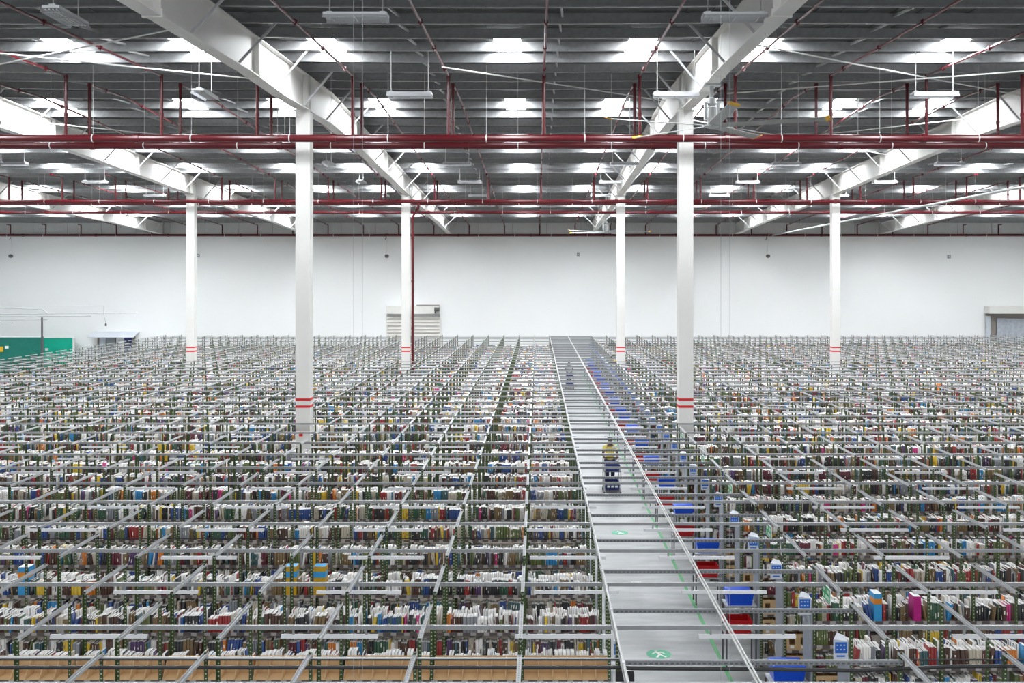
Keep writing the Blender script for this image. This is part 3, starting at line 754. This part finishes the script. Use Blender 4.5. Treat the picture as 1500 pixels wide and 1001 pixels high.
DETAIL = 6
TOPZ = {'L': 1.88, 'R': 2.05}
LEVEL = 0.36
def blocked(x0, x1, y0, y1):
    return any(x0 < cx+0.35 and x1 > cx-0.35 and y0 < cy+0.30 and y1 > cy-0.30 for cx, cy in COLUMNS) or (x0 < -6.5 and x1 > -6.85 and y0 < 53.3 < y1+0.2)
singles = []
for k in range(NROWS):
    y = fy(k)
    nl = int(min((XL+29.0), 0.56*y + XL + 1.6)/BAY)
    nr = int(max(2, min(37.0, 0.505*y - XR + 2.0)/BAY))
    detailed = k <= DETAIL
    for side, nb in (('L', nl), ('R', nr)):
        x_of = (lambda i: XL - BAY*(i+1)) if side == 'L' else (lambda i: XR + BAY*i)
        rk = empty('shelving_rack', (0, y, 0))
        rn = ('%s row from the camera' % nth(k)) if k > 0 else 'row below the bottom edge of the picture'
        tag(rk, 'green-posted book rack %s of the main aisle, %s' % ('left' if side == 'L' else 'right', rn), 'rack', 'racks %s of the main aisle' % ('left' if side == 'L' else 'right'))
        tz = TOPZ[side]
        pm, sm = MB(), MB()
        for i in range(nb+1):
            x = (XL - BAY*i - (0.042 if i == 0 else 0)) if side == 'L' else (XR + BAY*i)
            if blocked(x, x+0.05, y, y+DEPTH): continue
            if detailed:
                link('post', POST_F, rk, (x, 0, 0)); link('post', POST_B, rk, (x, DEPTH, 0))
            else:
                shifted(pm, PF, x, 0, 0); shifted(pm, PB, x, DEPTH, 0)
        levels = [0, 1]
        for i in range(nb):
            xa = x_of(i)
            if blocked(xa, xa+BAY, y, y+DEPTH): continue
            for lv in levels:
                if detailed: link('shelf', SHELF, rk, (xa, 0, tz - LEVEL*lv))
                else: shifted(sm, SHELFN, xa, 0, tz - LEVEL*lv)
            b0, b1 = xa+0.045, xa+BAY-0.003
            # contents
            coarse = 1.0 if y < 34 else (1.3 if y < 52 else 1.7)
            if k == 0: continue
            if side == 'L' and k == 1:
                singles.append(('back', i, k, side, (b0, b1, y+DEPTH-0.02, tz, -1)))
            elif side == 'R' and k == 1 and i < 3:
                singles.append(('front', i, k, side, (b0, b1, y+0.015, tz, 1)))
                row_of_books(b0, b1, y+DEPTH-0.015, tz, -1, coarse)
            else:
                row_of_books(b0, b1, y+0.015, tz, 1, coarse)
                row_of_books(b0, b1, y+DEPTH-0.015, tz, -1, coarse)
            if y < 27:
                row_of_books(b0, b1, y+0.015, tz-LEVEL, 1, coarse, maxh=0.26)
            if side == 'R' and i < 2:
                for lv in range(2, 6):
                    if (k <= 6 and i == 0 and lv in (3, 4)): continue
                    row_of_books(b0, b1, y+0.015, tz-LEVEL*lv, 1, coarse, maxh=0.26)
                if y >= 27: row_of_books(b0, b1, y+0.015, tz-LEVEL, 1, coarse, maxh=0.26)
        if not detailed:
            o = pm.build('uprights', 'post_plain', rk); o['kind'] = 'stuff'
            o = sm.build('shelves', 'board', rk); o['kind'] = 'stuff'
        xa, xb = (XL - BAY*nb, XL) if side == 'L' else (XR, XR + BAY*nb)
        low = MB()
        for lv in range(2, 6): low.box(xa, xb, 0.01, DEPTH-0.01, tz-LEVEL*lv-0.03, tz-LEVEL*lv)
        o = low.build('lower_shelves', 'board', rk); o['kind'] = 'stuff'
        MB().box(xa, xb, -0.004, 0.006, tz-0.04, tz+0.004).box(xa, xb, -0.004, 0.006, tz-LEVEL-0.04, tz-LEVEL+0.004).build('label_strip', 'strip', rk)
        if side == 'R' and k > 12 and k % 2:
            pass
        elif side == 'R':
            MB().box(XR-0.03, XR-0.004, 0.0, DEPTH, 0.02, 2.17).build('end_panel', 'end_panel', rk)
            lo2 = MB()
            for lv in range(2, 6): lo2.box(XR+0.045, XR+2*BAY, -0.004, 0.006, tz-LEVEL*lv-0.04, tz-LEVEL*lv+0.004)
            lo2.build('label_strip', 'strip', rk)
        else:
            MB().box(XL+0.004, XL+0.03, 0.03, DEPTH-0.03, 0.02, 2.0).build('end_panel', 'sign_plate', rk)

# overhead lighting frames, one for each pick aisle
def batten_parts():
    t = empty('batten_light')
    MB().prism([(-0.034, -0.022), (-0.030, -0.022), (-0.016, 0.012), (0.016, 0.012), (0.030, -0.022), (0.034, -0.022), (0.018, 0.018), (-0.018, 0.018)], (-0.6, 0, 0), (0.6, 0, 0)).build('housing', 'lamp_body', t)
    MB().tube((-0.57, 0, -0.012), (0.57, 0, -0.012), 0.012, 6).build('tube', 'tube', t)
    for x in (-0.45, 0.45): MB().box(x-0.012, x+0.012, -0.012, 0.012, 0.018, 0.084).build('clip', 'galv', t)
    return t
bat0 = batten_parts(); bat_first = True
bat_far = MB(); far_bat_me = MB().prism([(-0.034, -0.022), (0.034, -0.022), (0.018, 0.018), (-0.018, 0.018)], (-0.6, 0, 0), (0.6, 0, 0)).box(-0.46, -0.44, -0.012, 0.012, 0.018, 0.084).box(0.44, 0.46, -0.012, 0.012, 0.018, 0.084).mesh('batten_light', 'lamp_body')
FB = [tuple(v.co) for v in far_bat_me.vertices], [tuple(p.vertices) for p in far_bat_me.polygons]
bat_count = 0
for k in range(NROWS):
    yf = fy(k); ym = yf - 0.65; yb = yf - PITCH + DEPTH
    x0 = XL - BAY*int(min((XL+29.0), 0.56*yf + XL + 1.6)/BAY)
    x1 = XR + BAY*int(max(2, min(37.0, 0.505*yf - XR + 2.0)/BAY))
    fr = empty('overhead_frame', (0, 0, 0))
    tag(fr, 'galvanised channel frame over the %s pick aisle from the camera' % nth(k+1), 'frame', 'overhead channel frames')
    segs = [(x0, x1)]
    for cx, cy in COLUMNS:
        if abs(cy - ym) < 0.26:
            segs = [s2 for a, b in segs for s2 in (((a, cx-0.23), (cx+0.23, b)) if a < cx < b else ((a, b),))]
    for a, b in segs:
        MB().prism(PROF_X, (a, ym, 2.80), (b, ym, 2.80)).build('long_beam', 'galv', fr)
    MB().prism(PROF_X, (XL-0.02, yf-0.03, 2.80), (XR+0.03, yf-0.03, 2.80)).build('slotted_beam', 'slot', fr)
    xs = [XL - 0.02] + [XL - BAY*i + 0.021 for i in range(1, 1+int(round((XL-x0)/BAY)))] + [XR + BAY*i + 0.021 for i in range(0, 1+int(round((x1-XR)/BAY)))]
    cm = MB()
    for x in xs:
        if blocked(x-0.04, x+0.04, yb, yf): continue
        if k <= DETAIL: link('cross_beam', YBEAM, fr, (x, yb-0.03, POST_Z-0.02))
        else: shifted(cm, YBD, x, yb-0.03, POST_Z-0.02)
    if k > DETAIL:
        o = cm.build('cross_beams', 'cross', fr); o['kind'] = 'stuff'
    if k in (0, 3, 6, 11, 15):
        MB().tube((x0, yf-0.07, 2.845), (XL, yf-0.07, 2.845), 0.010, 5).build('slung_cable', 'black', fr)
        MB().tube((XR, yf-0.07, 2.845), (x1, yf-0.07, 2.845), 0.010, 5).build('slung_cable', 'black', fr)
    # fluorescent battens under the long beam
    bx = [0.43 - 2.95*i + (1.18 if k % 3 == 1 else 0)*0 for i in range(0, 12) if 0.43 - 2.95*i > x0 + 0.6] + [2.59] + [5.85 + 2.95*i for i in range(0, 13) if 5.85 + 2.95*i < x1 - 0.6]
    for x in bx:
        x += rng.uniform(-0.12, 0.12)
        if any(abs(x-cx) < 0.9 and abs(ym-cy) < 0.4 for cx, cy in COLUMNS): continue
        if k <= 12 and bat_count < 130:
            o = bat0 if bat_first else copy_tree(bat0); bat_first = False; bat_count += 1
            o.location = (x, ym, 2.695)
            if x < 1.5: w = '%s left of the main aisle' % nth(int(round((0.43-x)/2.95))+1)
            elif x < 3.5: w = 'the one crossing above the main aisle'
            else: w = '%s right of the main aisle' % nth(int(round((x-5.85)/2.95))+1)
            tag(o, 'white batten light under %s channel frame, %s' % (nth(k+1), w), 'light', 'batten lights over the pick aisles')
        elif bat_count < 300:
            o = link('batten_light', far_bat_me, None, (x, ym, 2.695)); bat_count += 1
            if x < 1.5: w = '%s left of the main aisle' % nth(int(round((0.43-x)/2.95))+1)
            elif x < 3.5: w = 'the one crossing above the main aisle'
            else: w = '%s right of the main aisle' % nth(int(round((x-5.85)/2.95))+1)
            tag(o, 'white batten light under %s channel frame, %s' % (nth(k+1), w), 'light', 'batten lights over the pick aisles')
        else:
            shifted(bat_far, FB, x, ym, 2.695)
o = bat_far.build('distant_battens', 'lamp_body')
tag(o, 'rows of tiny distant batten lights over the far pick aisles', 'lights', kind='stuff')

# trunking along the main aisle
t = empty('cable_trunking', (2.34, 0, 0)); tag(t, 'long pale cable trunking laid along the main aisle above the frames', 'trunking')
for sx in (-0.019, 0.019):
    MB().tube((sx, 9.4, 2.851), (sx, 76, 2.851), 0.013, 6).build('pipe', 'conduit', t)
for k in range(0, 20): MB().box(-0.05, 0.05, fy(k)-0.68, fy(k)-0.62, 2.832, 2.84).build('saddle', 'galv', t)
t = empty('cable_conduit', (XL, 0, 0)); tag(t, 'long white conduit along the left rack ends of the main aisle', 'conduit')
MB().tube((-0.02, 9.4, 2.919), (-0.02, 76, 2.919), 0.016, 8).build('pipe', 'conduit', t)
for k in range(0, 14): MB().tube((-0.02, fy(k)-0.4, 2.919), (-0.02, fy(k)-0.33, 2.919), 0.024, 8).build('coupling', 'lamp_body', t)
# black cables along the nearest frame and its emergency lamp
t = empty('black_cable', (0, fy(0)-0.06, 0)); tag(t, 'black cable slung below the nearest channel frame', 'cable')
pts = [(-8.5, 2.755), (0.9, 2.755), (1.05, 2.745), (2.5, 2.735), (3.6, 2.72), (4.6, 2.765), (8.4, 2.80)]
m2 = MB()
for a, b in zip(pts, pts[1:]): m2.tube((a[0], 0, a[1]), (b[0], 0, b[1]), 0.022, 6)
m2.build('sheath', 'black', t)
o = MB().tube((-8.5, fy(0)-0.02, 2.86), (0.95, fy(0)-0.02, 2.83), 0.017, 6).build('rail_rod', 'alu')
tag(o, 'thin grey rod across the bottom left racks above the black cable', 'rod')
t = empty('emergency_lamp', (XL+0.02, fy(0)-0.12, 2.48)); tag(t, 'twin-head emergency lamp at the near left rack end', 'lamp')
MB().box(-0.10, 0.10, -0.04, 0.04, 0.10, 0.24).build('case', 'black', t)
for s in (-0.09, 0.11):
    h = MB().lathe([(0.04, 0.0), (0.075, 0.02), (0.08, 0.10), (0.05, 0.13)], 12, s, -0.02, -0.04).build('lamp_head', 'sign_plate', t)
# aisle signs at the rack ends
def make_blue_sign():
    t = empty('aisle_sign')
    m2 = MB().add([(-0.19,0,-0.24),(0,0,-0.24),(0,0,0.0),(-0.19,0,0.03),(-0.19,0.006,-0.24),(0,0.006,-0.24),(0,0.006,0.0),(-0.19,0.006,0.03)],
                  [(0,1,2,3),(4,7,6,5),(0,4,5,1),(1,5,6,2),(2,6,7,3),(3,7,4,0)])
    m2.build('plate', 'sign_plate', t)
    MB().add([(-0.19,0,0.03),(0,0,0.0),(0.0,0.14,0.03),(-0.10,0.16,0.06)], [(0,1,2,3),(3,2,1,0)]).build('folded_top', 'sign_plate', t)
    f = MB().box(-0.17, -0.015, -0.004, 0, -0.15, -0.01).build('blue_face', 'blue_sign', t)
    for r in range(2):
        for c in range(3): MB().box(-0.15+0.045*c, -0.13+0.045*c, -0.006, -0.004, -0.055-0.055*r, -0.04-0.055*r).build('letter', 'sign_plate', f)
    MB().box(-0.15, -0.04, -0.004, 0, -0.20, -0.18).build('print_line', 'blue_sign', t)
    return t
bs0 = make_blue_sign(); firstb = True
for k in range(1, 37):
    o = bs0 if firstb else copy_tree(bs0); firstb = False
    o.location = (XR-0.036, fy(k)-0.03, 2.40)
    tag(o, 'blue aisle sign on the end of the %s rack right of the aisle' % nth(k), 'sign', 'blue aisle signs')
for k in range(1, 9):
    o = copy_tree(bs0); o.location = (XL+0.12, fy(k)-0.03, 2.38)
    o.scale = (0.45, 1, 1)
    tag(o, 'narrow blue aisle sign on the end of the %s rack left of aisle' % nth(k), 'sign', 'blue signs left of the aisle')
def make_green_sign():
    t = empty('exit_sign')
    MB().box(-0.006, 0.006, -0.19, 0.19, -0.11, 0.11).build('plate', 'white', t)
    f = MB().box(-0.010, -0.006, -0.175, 0.175, -0.095, 0.095).build('green_face', 'green_sign', t)
    for r in range(2):
        for c in range(5):
            if (r+c) % 4 != 3: MB().box(-0.013, -0.010, -0.15+0.062*c, -0.112+0.062*c, -0.07+0.09*r, -0.02+0.09*r).build('letter', 'white', f)
    for yy in (-0.15, 0.15): MB().tube((0, yy, 0.11), (0, yy, 0.20), 0.004, 4).build('wire', 'dark', t)
    return t
gs0 = make_green_sign(); firstb = True
for n_, k in enumerate((1, 3, 5, 7, 9)):
    o = gs0 if firstb else copy_tree(gs0); firstb = False
    o.location = (XR+0.0, fy(k)+DEPTH+0.60, 2.69)
    tag(o, 'small green and white sign above the aisle behind the %s right-hand rack' % nth(k), 'sign', 'green hanging signs')

# ------------------------------------------------------------------ the nearest books and bins, one by one
TH = lambda t: 'thin' if t < 0.020 else ('thick' if t > 0.034 else 'medium')
BOOKLIM = 300
nbook = 0
def single_book(rec, label, group):
    x, y, z, t, h, d, s, ln = rec[:8]
    r2 = (0, 0, 0) + (t, h, d, s, ln) + tuple(rec[8:])
    me = books_mesh('book', [r2])
    # cover boards stand proud of the page block
    o = link('book', me, None, (x, y, z)); tag(o, label, 'book', group)
    return o
for kind, i, k, side, args in singles:
    sink = []
    row_of_books(*args, sink=sink)
    order = sorted(sink, key=lambda r: -r[0] if side == 'L' else r[0])
    for j, rec in enumerate(order):
        if nbook >= BOOKLIM: bulk.append(rec); continue
        nbook += 1
        hs_ = 'tall' if rec[4] > 0.25 else ('short' if rec[4] < 0.21 else 'mid-height')
        if kind == 'back': lab = '%s %s %s book behind the cardboard bins, %s from the aisle in %s bay' % (hs_, TH(rec[3]), PN[rec[12]], nth(j+1), nth(i+1))
        else: lab = '%s %s %s book, nearest right-hand rack, %s from the aisle in %s bay' % (hs_, TH(rec[3]), PN[rec[12]], nth(j+1), nth(i+1))
        single_book(rec, lab, 'books on the back of the nearest left rack' if kind == 'back' else 'books on the front of the nearest right rack')
def bin_mesh():
    w, d, h, lip, t = 0.186, 0.235, 0.235, 0.02, 0.004
    m2 = MB()
    m2.box(0, w, 0, d, 0, t)                       # bottom
    m2.box(0, w, d-t, d, t, h)                     # back
    m2.box(t, w-t, 0, t, t, 0.012)                  # front lip
    for xx in (0, w-t):
        m2.add([(xx,0,t),(xx,d-t,t),(xx,d-t,h),(xx,d*0.72,h*0.93),(xx,0,lip),(xx+t,0,t),(xx+t,d-t,t),(xx+t,d-t,h),(xx+t,d*0.72,h*0.93),(xx+t,0,lip)],
               [(4,3,2,1,0),(5,6,7,8,9),(0,5,9,4),(4,9,8,3),(3,8,7,2)])
    return m2.mesh('cardboard_bin', 'cardboard')
BIN = bin_mesh()
for i in range(8):
    xa = XL - BAY*(i+1)
    for j in range(6):
        o = link('cardboard_bin', BIN, None, (xa + 0.048 + 0.188*(5-j), fy(1)+0.008, TOPZ['L']))
        tag(o, 'empty open cardboard bin on the nearest left rack, %s from the aisle in %s bay' % (nth(j+1), nth(i+1)), 'bin', 'open cardboard bins')
def hole_bin():
    w, d, h, t = 0.186, 0.22, 0.27, 0.004
    m2 = MB().box(0, w, 0, d, 0, t).box(0, t, 0, d, t, h).box(w-t, w, 0, d, t, h).box(t, w-t, d-t, d, t, h)
    m2.box(t, w-t, 0, t, t, 0.09).box(t, 0.045, 0, t, 0.09, 0.21).box(w-0.045, w-t, 0, t, 0.09, 0.21).box(t, w-t, 0, t, 0.21, h)
    return m2
hb_me = hole_bin().mesh('cardboard_box', 'cardboard')
lab_me = box_mesh('paper_label', 'white', 0.06, 0.126, -0.003, 0.0, 0.035, 0.075)
for k in range(1, 7):
    for lv in (3, 4):
        for j in range(3 if k < 6 else 2):
            o = link('cardboard_box', hb_me, None, (XR + 0.05 + 0.188*j, fy(k)+0.008, TOPZ['R']-LEVEL*lv))
            link('paper_label', lab_me, o)
            tag(o, 'brown carton with a cut-out front, %s shelf of %s right-hand rack, %s from aisle' % (nth(lv+1), nth(k), nth(j+1)), 'carton', 'cartons at the right rack ends')
            MBk = None
M['magenta'] = mat('magenta_cover', (0.55, 0.02, 0.24), 0.4)
M['sky_blue'] = mat('sky_blue_cover', (0.05, 0.35, 0.70), 0.4)
M['gold'] = mat('golden_cover', (0.62, 0.36, 0.02), 0.4)
for (gx0, gx1, gy, base, hh, dd, body, band, lab) in (
        (-4.20, -3.98, 16.50, 1.88, 0.47, 0.20, 'gold', 'sky_blue', 'tall golden slipcase with blue top on the third left rack, left of two'),
        (-3.72, -3.50, 16.50, 1.88, 0.47, 0.20, 'gold', 'sky_blue', 'tall golden slipcase with blue top on the third left rack, right of two'),
        (-8.62, -8.42, 16.50, 1.88, 0.46, 0.20, 'sky_blue', 'orange', 'tall blue and orange slipcase at the left edge of the picture'),
        (5.57, 5.70, 14.75, 2.05, 0.36, 0.22, 'magenta', 'magenta', 'tall magenta volume on the second rack right of the aisle'),
        (4.98, 5.12, 14.75, 2.05, 0.40, 0.22, 'sky_blue', 'orange', 'tall blue and orange volume on the second rack right of the aisle')):
    b = empty('oversized_book', ((gx0+gx1)/2, gy, base)); tag(b, lab, 'book', 'oversized volumes')
    w = (gx1-gx0)/2 - 0.012
    MB().box(-w, w, 0, dd, 0, hh).build('cover', body, b)
    MB().box(-w+0.006, w-0.006, 0.006, dd+0.002, hh-0.004, hh+0.003).build('page_block', 'white' if body != 'gold' else 'sky_blue', b)
    MB().box(-w-0.002, w+0.002, -0.002, dd*0.8, hh*0.62, hh*0.82).build('printed_band', band, b)
me = books_mesh('books', bulk)
o = link('books', me); tag(o, 'thousands of closely packed books filling the racks beyond the nearest ones', 'books', kind='stuff')
print('books', len(bulk), nbook)

# ------------------------------------------------------------------ totes and their stands
def tote_mesh(name, m, w=0.50, d=0.36, h=0.24, closed=True):
    t = 0.012; b = 0.86
    def ring(s, z): return [(-w/2*s,-d/2*s,z),(w/2*s,-d/2*s,z),(w/2*s,d/2*s,z),(-w/2*s,d/2*s,z)]
    rings = [ring(b, 0), ring(0.97, h*0.80), ring(1.0, h*0.80), ring(1.0, h*0.90), ring(0.97, h*0.90), ring(0.97, h)]
    rings += ([ring(0.82, h*1.08)] if closed else [ring(0.92, h), ring(0.80, 0.02)])
    vs_ = [p for r in rings for p in r]; fs_ = [(3, 2, 1, 0)]
    for j in range(len(rings)-1):
        for i in range(4): fs_.append((4*j+i, 4*j+(i+1) % 4, 4*j+4+(i+1) % 4, 4*j+4+i))
    L_ = 4*(len(rings)-1); fs_.append((L_, L_+1, L_+2, L_+3))
    return MB().add(vs_, fs_).mesh(name, m)
BLUE = tote_mesh('blue_tote', 'blue_tote'); RED = tote_mesh('red_tote', 'red_tote', h=0.26, closed=False)
def make_stand():
    t = empty('tote_stand')
    for sx in (-0.27, 0.27):
        for sy in (-0.19, 0.19):
            MB().box(sx-0.014, sx+0.014, sy-0.014, sy+0.014, 0, 1.105).build('leg', 'dark', t)
    for z in (0.60, 1.13):
        s = MB().box(-0.285, 0.285, -0.205, 0.205, z-0.025, z).build('shelf', 'brace', t)
    return t
st0 = make_stand(); fs = True
for n_ in range(18):
    y = 14.55 + 3.42*n_
    k = int(round((y - Y0)/PITCH))
    y = fy(k) + DEPTH - PITCH*0 - 0.25
    o = st0 if fs else copy_tree(st0); fs = False
    o.location = (3.74, y, 0); tag(o, 'steel tote stand at the main aisle end of the %s right-hand rack' % nth(k), 'stand', 'tote stands')
    b = link('blue_tote', BLUE, None, (3.74 + rng.uniform(-.02, .02), y, 1.13)); tag(b, 'blue plastic tote on the stand by the %s right-hand rack' % nth(k), 'tote', 'blue totes')
    r = link('red_tote', RED, None, (3.72 + rng.uniform(-.03, .03), y, 0.60)); tag(r, 'red plastic tote under a blue one by the %s right-hand rack' % nth(k), 'tote', 'red totes')

# ------------------------------------------------------------------ trolley and people
def make_trolley(loc, label):
    t = empty('picking_trolley', loc); tag(t, label, 'trolley', 'picking trolleys')
    for sx in (-0.27, 0.27):
        for sy in (-0.40, 0.40):
            MB().tube((sx, sy, 0.14), (sx, sy, 1.10 if sy > 0 else 0.98), 0.014, 6).build('upright', 'alu', t)
            w = MB().tube((sx-0.02, sy, 0.06), (sx+0.02, sy, 0.06), 0.06, 12).build('caster', 'black', t)
            MB().box(sx-0.025, sx+0.025, sy-0.03, sy+0.03, 0.10, 0.15).build('fork', 'alu', w)
    MB().tube((-0.27, 0.40, 1.10), (0.27, 0.40, 1.10), 0.016, 8).build('handle', 'black', t)
    for z in (0.16, 0.78):
        MB().box(-0.28, 0.28, -0.42, 0.42, z-0.02, z).build('deck', 'dark', t)
    for z in (0.17, 0.79):
        pass
    return t
NAVY = tote_mesh('navy_tote', 'navy_tote', 0.50, 0.38, 0.22, False)
tr = make_trolley((2.49, 33.3, 0), 'steel picking trolley with dark blue totes pushed along the main aisle')
for j, (yy, z, w) in enumerate(((-0.2, 0.16, 'front lower'), (0.2, 0.16, 'rear lower'), (-0.2, 0.78, 'front upper'), (0.2, 0.78, 'rear upper'))):
    o = link('navy_tote', NAVY, None, (2.49, 33.3+yy, z)); tag(o, 'dark blue tote, %s one on the trolley of the yellow-shirted person' % w, 'tote', 'dark blue totes')
    if j == 0:
        for x in (-0.13, 0.0, 0.13): MB().box(x-0.045, x+0.045, -0.192, -0.184, 0.09, 0.15).build('paper_label', 'white', o)
tr2 = make_trolley((2.12, 65.6, 0), 'small distant picking trolley far down the main aisle')
o = link('navy_tote', NAVY, None, (2.12, 65.4, 0.78)); tag(o, 'dark blue tote on the distant trolley', 'tote', 'dark blue totes')
o = link('navy_tote', NAVY, None, (2.12, 65.4, 0.16)); tag(o, 'dark blue tote on the lower deck of the distant trolley', 'tote', 'dark blue totes')

def skin_obj(name, m, nodes, links, root, parent, sub=2):
    """nodes: name -> (x, y, z, rx, ry)"""
    me = bpy.data.meshes.new(name); keys = list(nodes); ix = {k_: i for i, k_ in enumerate(keys)}
    me.from_pydata([nodes[k_][:3] for k_ in keys], [(ix[a], ix[b]) for a, b in links], [])
    me.materials.append(M[m])
    o = link(name, me, parent)
    o.modifiers.new('skin', 'SKIN')
    sv = me.skin_vertices[0].data if me.skin_vertices else None
    if sv is None:
        bm = bmesh.new(); bm.from_mesh(me); bm.verts.layers.skin.verify(); bm.to_mesh(me); bm.free(); sv = me.skin_vertices[0].data
    for k_ in keys:
        n_ = nodes[k_]; sv[ix[k_]].radius = (n_[3], n_[4] if len(n_) > 4 else n_[3]); sv[ix[k_]].use_root = (k_ == root)
    s = o.modifiers.new('subdivision', 'SUBSURF'); s.levels = sub; s.render_levels = sub
    return o

def make_person(loc, label, shirt, hands_y=-0.42, hands_z=1.06):
    """facing -y (towards the camera), hands on the trolley handle"""
    P = empty('person', loc); tag(P, label, 'person', 'warehouse workers')
    N = {'pelvis': (0, 0, 0.95, .13, .10), 'waist': (0, -.01, 1.08, .12, .09), 'chest': (0, -.03, 1.28, .15, .105), 'neck0': (0, -.035, 1.44, .075, .07), 'neck': (0, -.05, 1.51, .052, .055),
         'head0': (0, -.07, 1.57, .062, .078), 'head1': (0, -.07, 1.65, .076, .095), 'head2': (0, -.06, 1.72, .058, .072)}
    E = [('pelvis','waist'),('waist','chest'),('chest','neck0'),('neck0','neck'),('neck','head0'),('head0','head1'),('head1','head2')]
    for s, q in ((-1, 'l'), (1, 'r')):
        N.update({'sh'+q: (s*.19, -.03, 1.40, .062, .062), 'el'+q: (s*.25, -.10, 1.14, .044, .044), 'wr'+q: (s*.20, hands_y+.07, hands_z+.02, .028, .028), 'pa'+q: (s*.19, hands_y+.015, hands_z+.02, .036, .02)})
        E += [('neck0','sh'+q),('sh'+q,'el'+q),('el'+q,'wr'+q),('wr'+q,'pa'+q)]
        for f_ in range(4):
            a = 'f%d%s' % (f_, q); b = 'g%d%s' % (f_, q)
            xx = s*(.165 + .018*f_); l_ = (.040, .046, .044, .034)[f_]
            N[a] = (xx, hands_y-.025, hands_z+.02, .0085); N[b] = (xx, hands_y-.03-.1*l_, hands_z+.015-l_, .0075)
            E += [('pa'+q, a), (a, b)]
        N['t0'+q] = (s*.15, hands_y+.02, hands_z+.0, .010); N['t1'+q] = (s*.14, hands_y-.015, hands_z-.015, .008)
        E += [('pa'+q, 't0'+q), ('t0'+q, 't1'+q)]
        st = -.10 if s < 0 else .12
        N.update({'hp'+q: (s*.095, 0, .90, .09, .095), 'kn'+q: (s*.10, st*.55-.03, .50, .058, .062), 'an'+q: (s*.10, st+.03, .10, .040, .042), 'to'+q: (s*.11, st-.13, .035, .042, .032)})
        E += [('pelvis','hp'+q),('hp'+q,'kn'+q),('kn'+q,'an'+q),('an'+q,'to'+q)]
    body = skin_obj('body', 'skin', N, E, 'pelvis', P)
    T = {k_: (v[0], v[1], v[2], v[3]*1.14+.006, (v[4] if len(v) > 4 else v[3])*1.14+.006) for k_, v in N.items()}
    S = {k_: T[k_] for k_ in ('waist', 'chest', 'neck0', 'shl', 'shr')}
    S['hem'] = (0, 0, .90, .165, .135)
    for s, q in ((-1, 'l'), (1, 'r')):
        a, b = N['sh'+q], N['el'+q]; S['sl'+q] = tuple(a[i]*.35+b[i]*.65 for i in range(3)) + (.066, .066)
    skin_obj('shirt', shirt, S, [('hem','waist'),('waist','chest'),('chest','neck0'),('neck0','shl'),('neck0','shr'),('shl','sll'),('shr','slr')], 'chest', P)
    tn = {k_: T[k_] for k_ in ('pelvis', 'hpl', 'hpr', 'knl', 'knr', 'anl', 'anr')}
    skin_obj('trousers', 'denim', tn, [('pelvis','hpl'),('pelvis','hpr'),('hpl','knl'),('hpr','knr'),('knl','anl'),('knr','anr')], 'pelvis', P)
    for q in 'lr':
        n_ = N['to'+q]; a = N['an'+q]
        skin_obj('shoe', 'black', {'h': (a[0], a[1]+.04, .045, .046, .045), 'm': (n_[0], a[1]-.05, .05, .05, .05), 't': (n_[0], n_[1]-.03, .036, .046, .036)}, [('h','m'),('m','t')], 'm', P)
    hd = MB().lathe([(.084, -.03), (.098, .02), (.090, .07), (.055, .105), (.015, .118)], 14, 0, 0, 0)
    h = hd.build('hair', 'hair', P, (0, -.055, 1.665), smooth=True); h.scale = (1, 1.12, 1)
    # cut the hair away from the face: face piece with features in front
    fc = MB().lathe([(.02, -.10), (.060, -.075), (.076, -.02), (.074, .035)], 14).build('face', 'skin', P, (0, -.092, 1.655), smooth=True); fc.scale = (1, 1.08, 1)
    for s in (-1, 1):
        MB().lathe([(.004, -.008), (.011, 0), (.004, .008)], 8, s*.030, -.072, .0).build('eye', 'white', fc)
        MB().lathe([(.006, -.025), (.014, 0), (.006, .03)], 8, s*.080, .03, .0).build('ear', 'skin', fc)
    MB().add([(-.012,-.080,-.03),(.012,-.080,-.03),(0,-.105,-.032),(0,-.074,.012)], [(0,1,2),(0,2,3),(2,1,3)]).build('nose', 'skin', fc)
    MB().box(-.022, .022, -.070, -.060, -.062, -.052).build('mouth', 'hair', fc)
    return P
p1 = make_person((2.49, 34.10, 0), 'person in a yellow shirt and dark trousers pushing a trolley towards the camera', 'shirt_yellow')
p2 = make_person((2.12, 66.42, 0), 'distant person in a grey shirt with a trolley far down the aisle', 'shirt_grey')
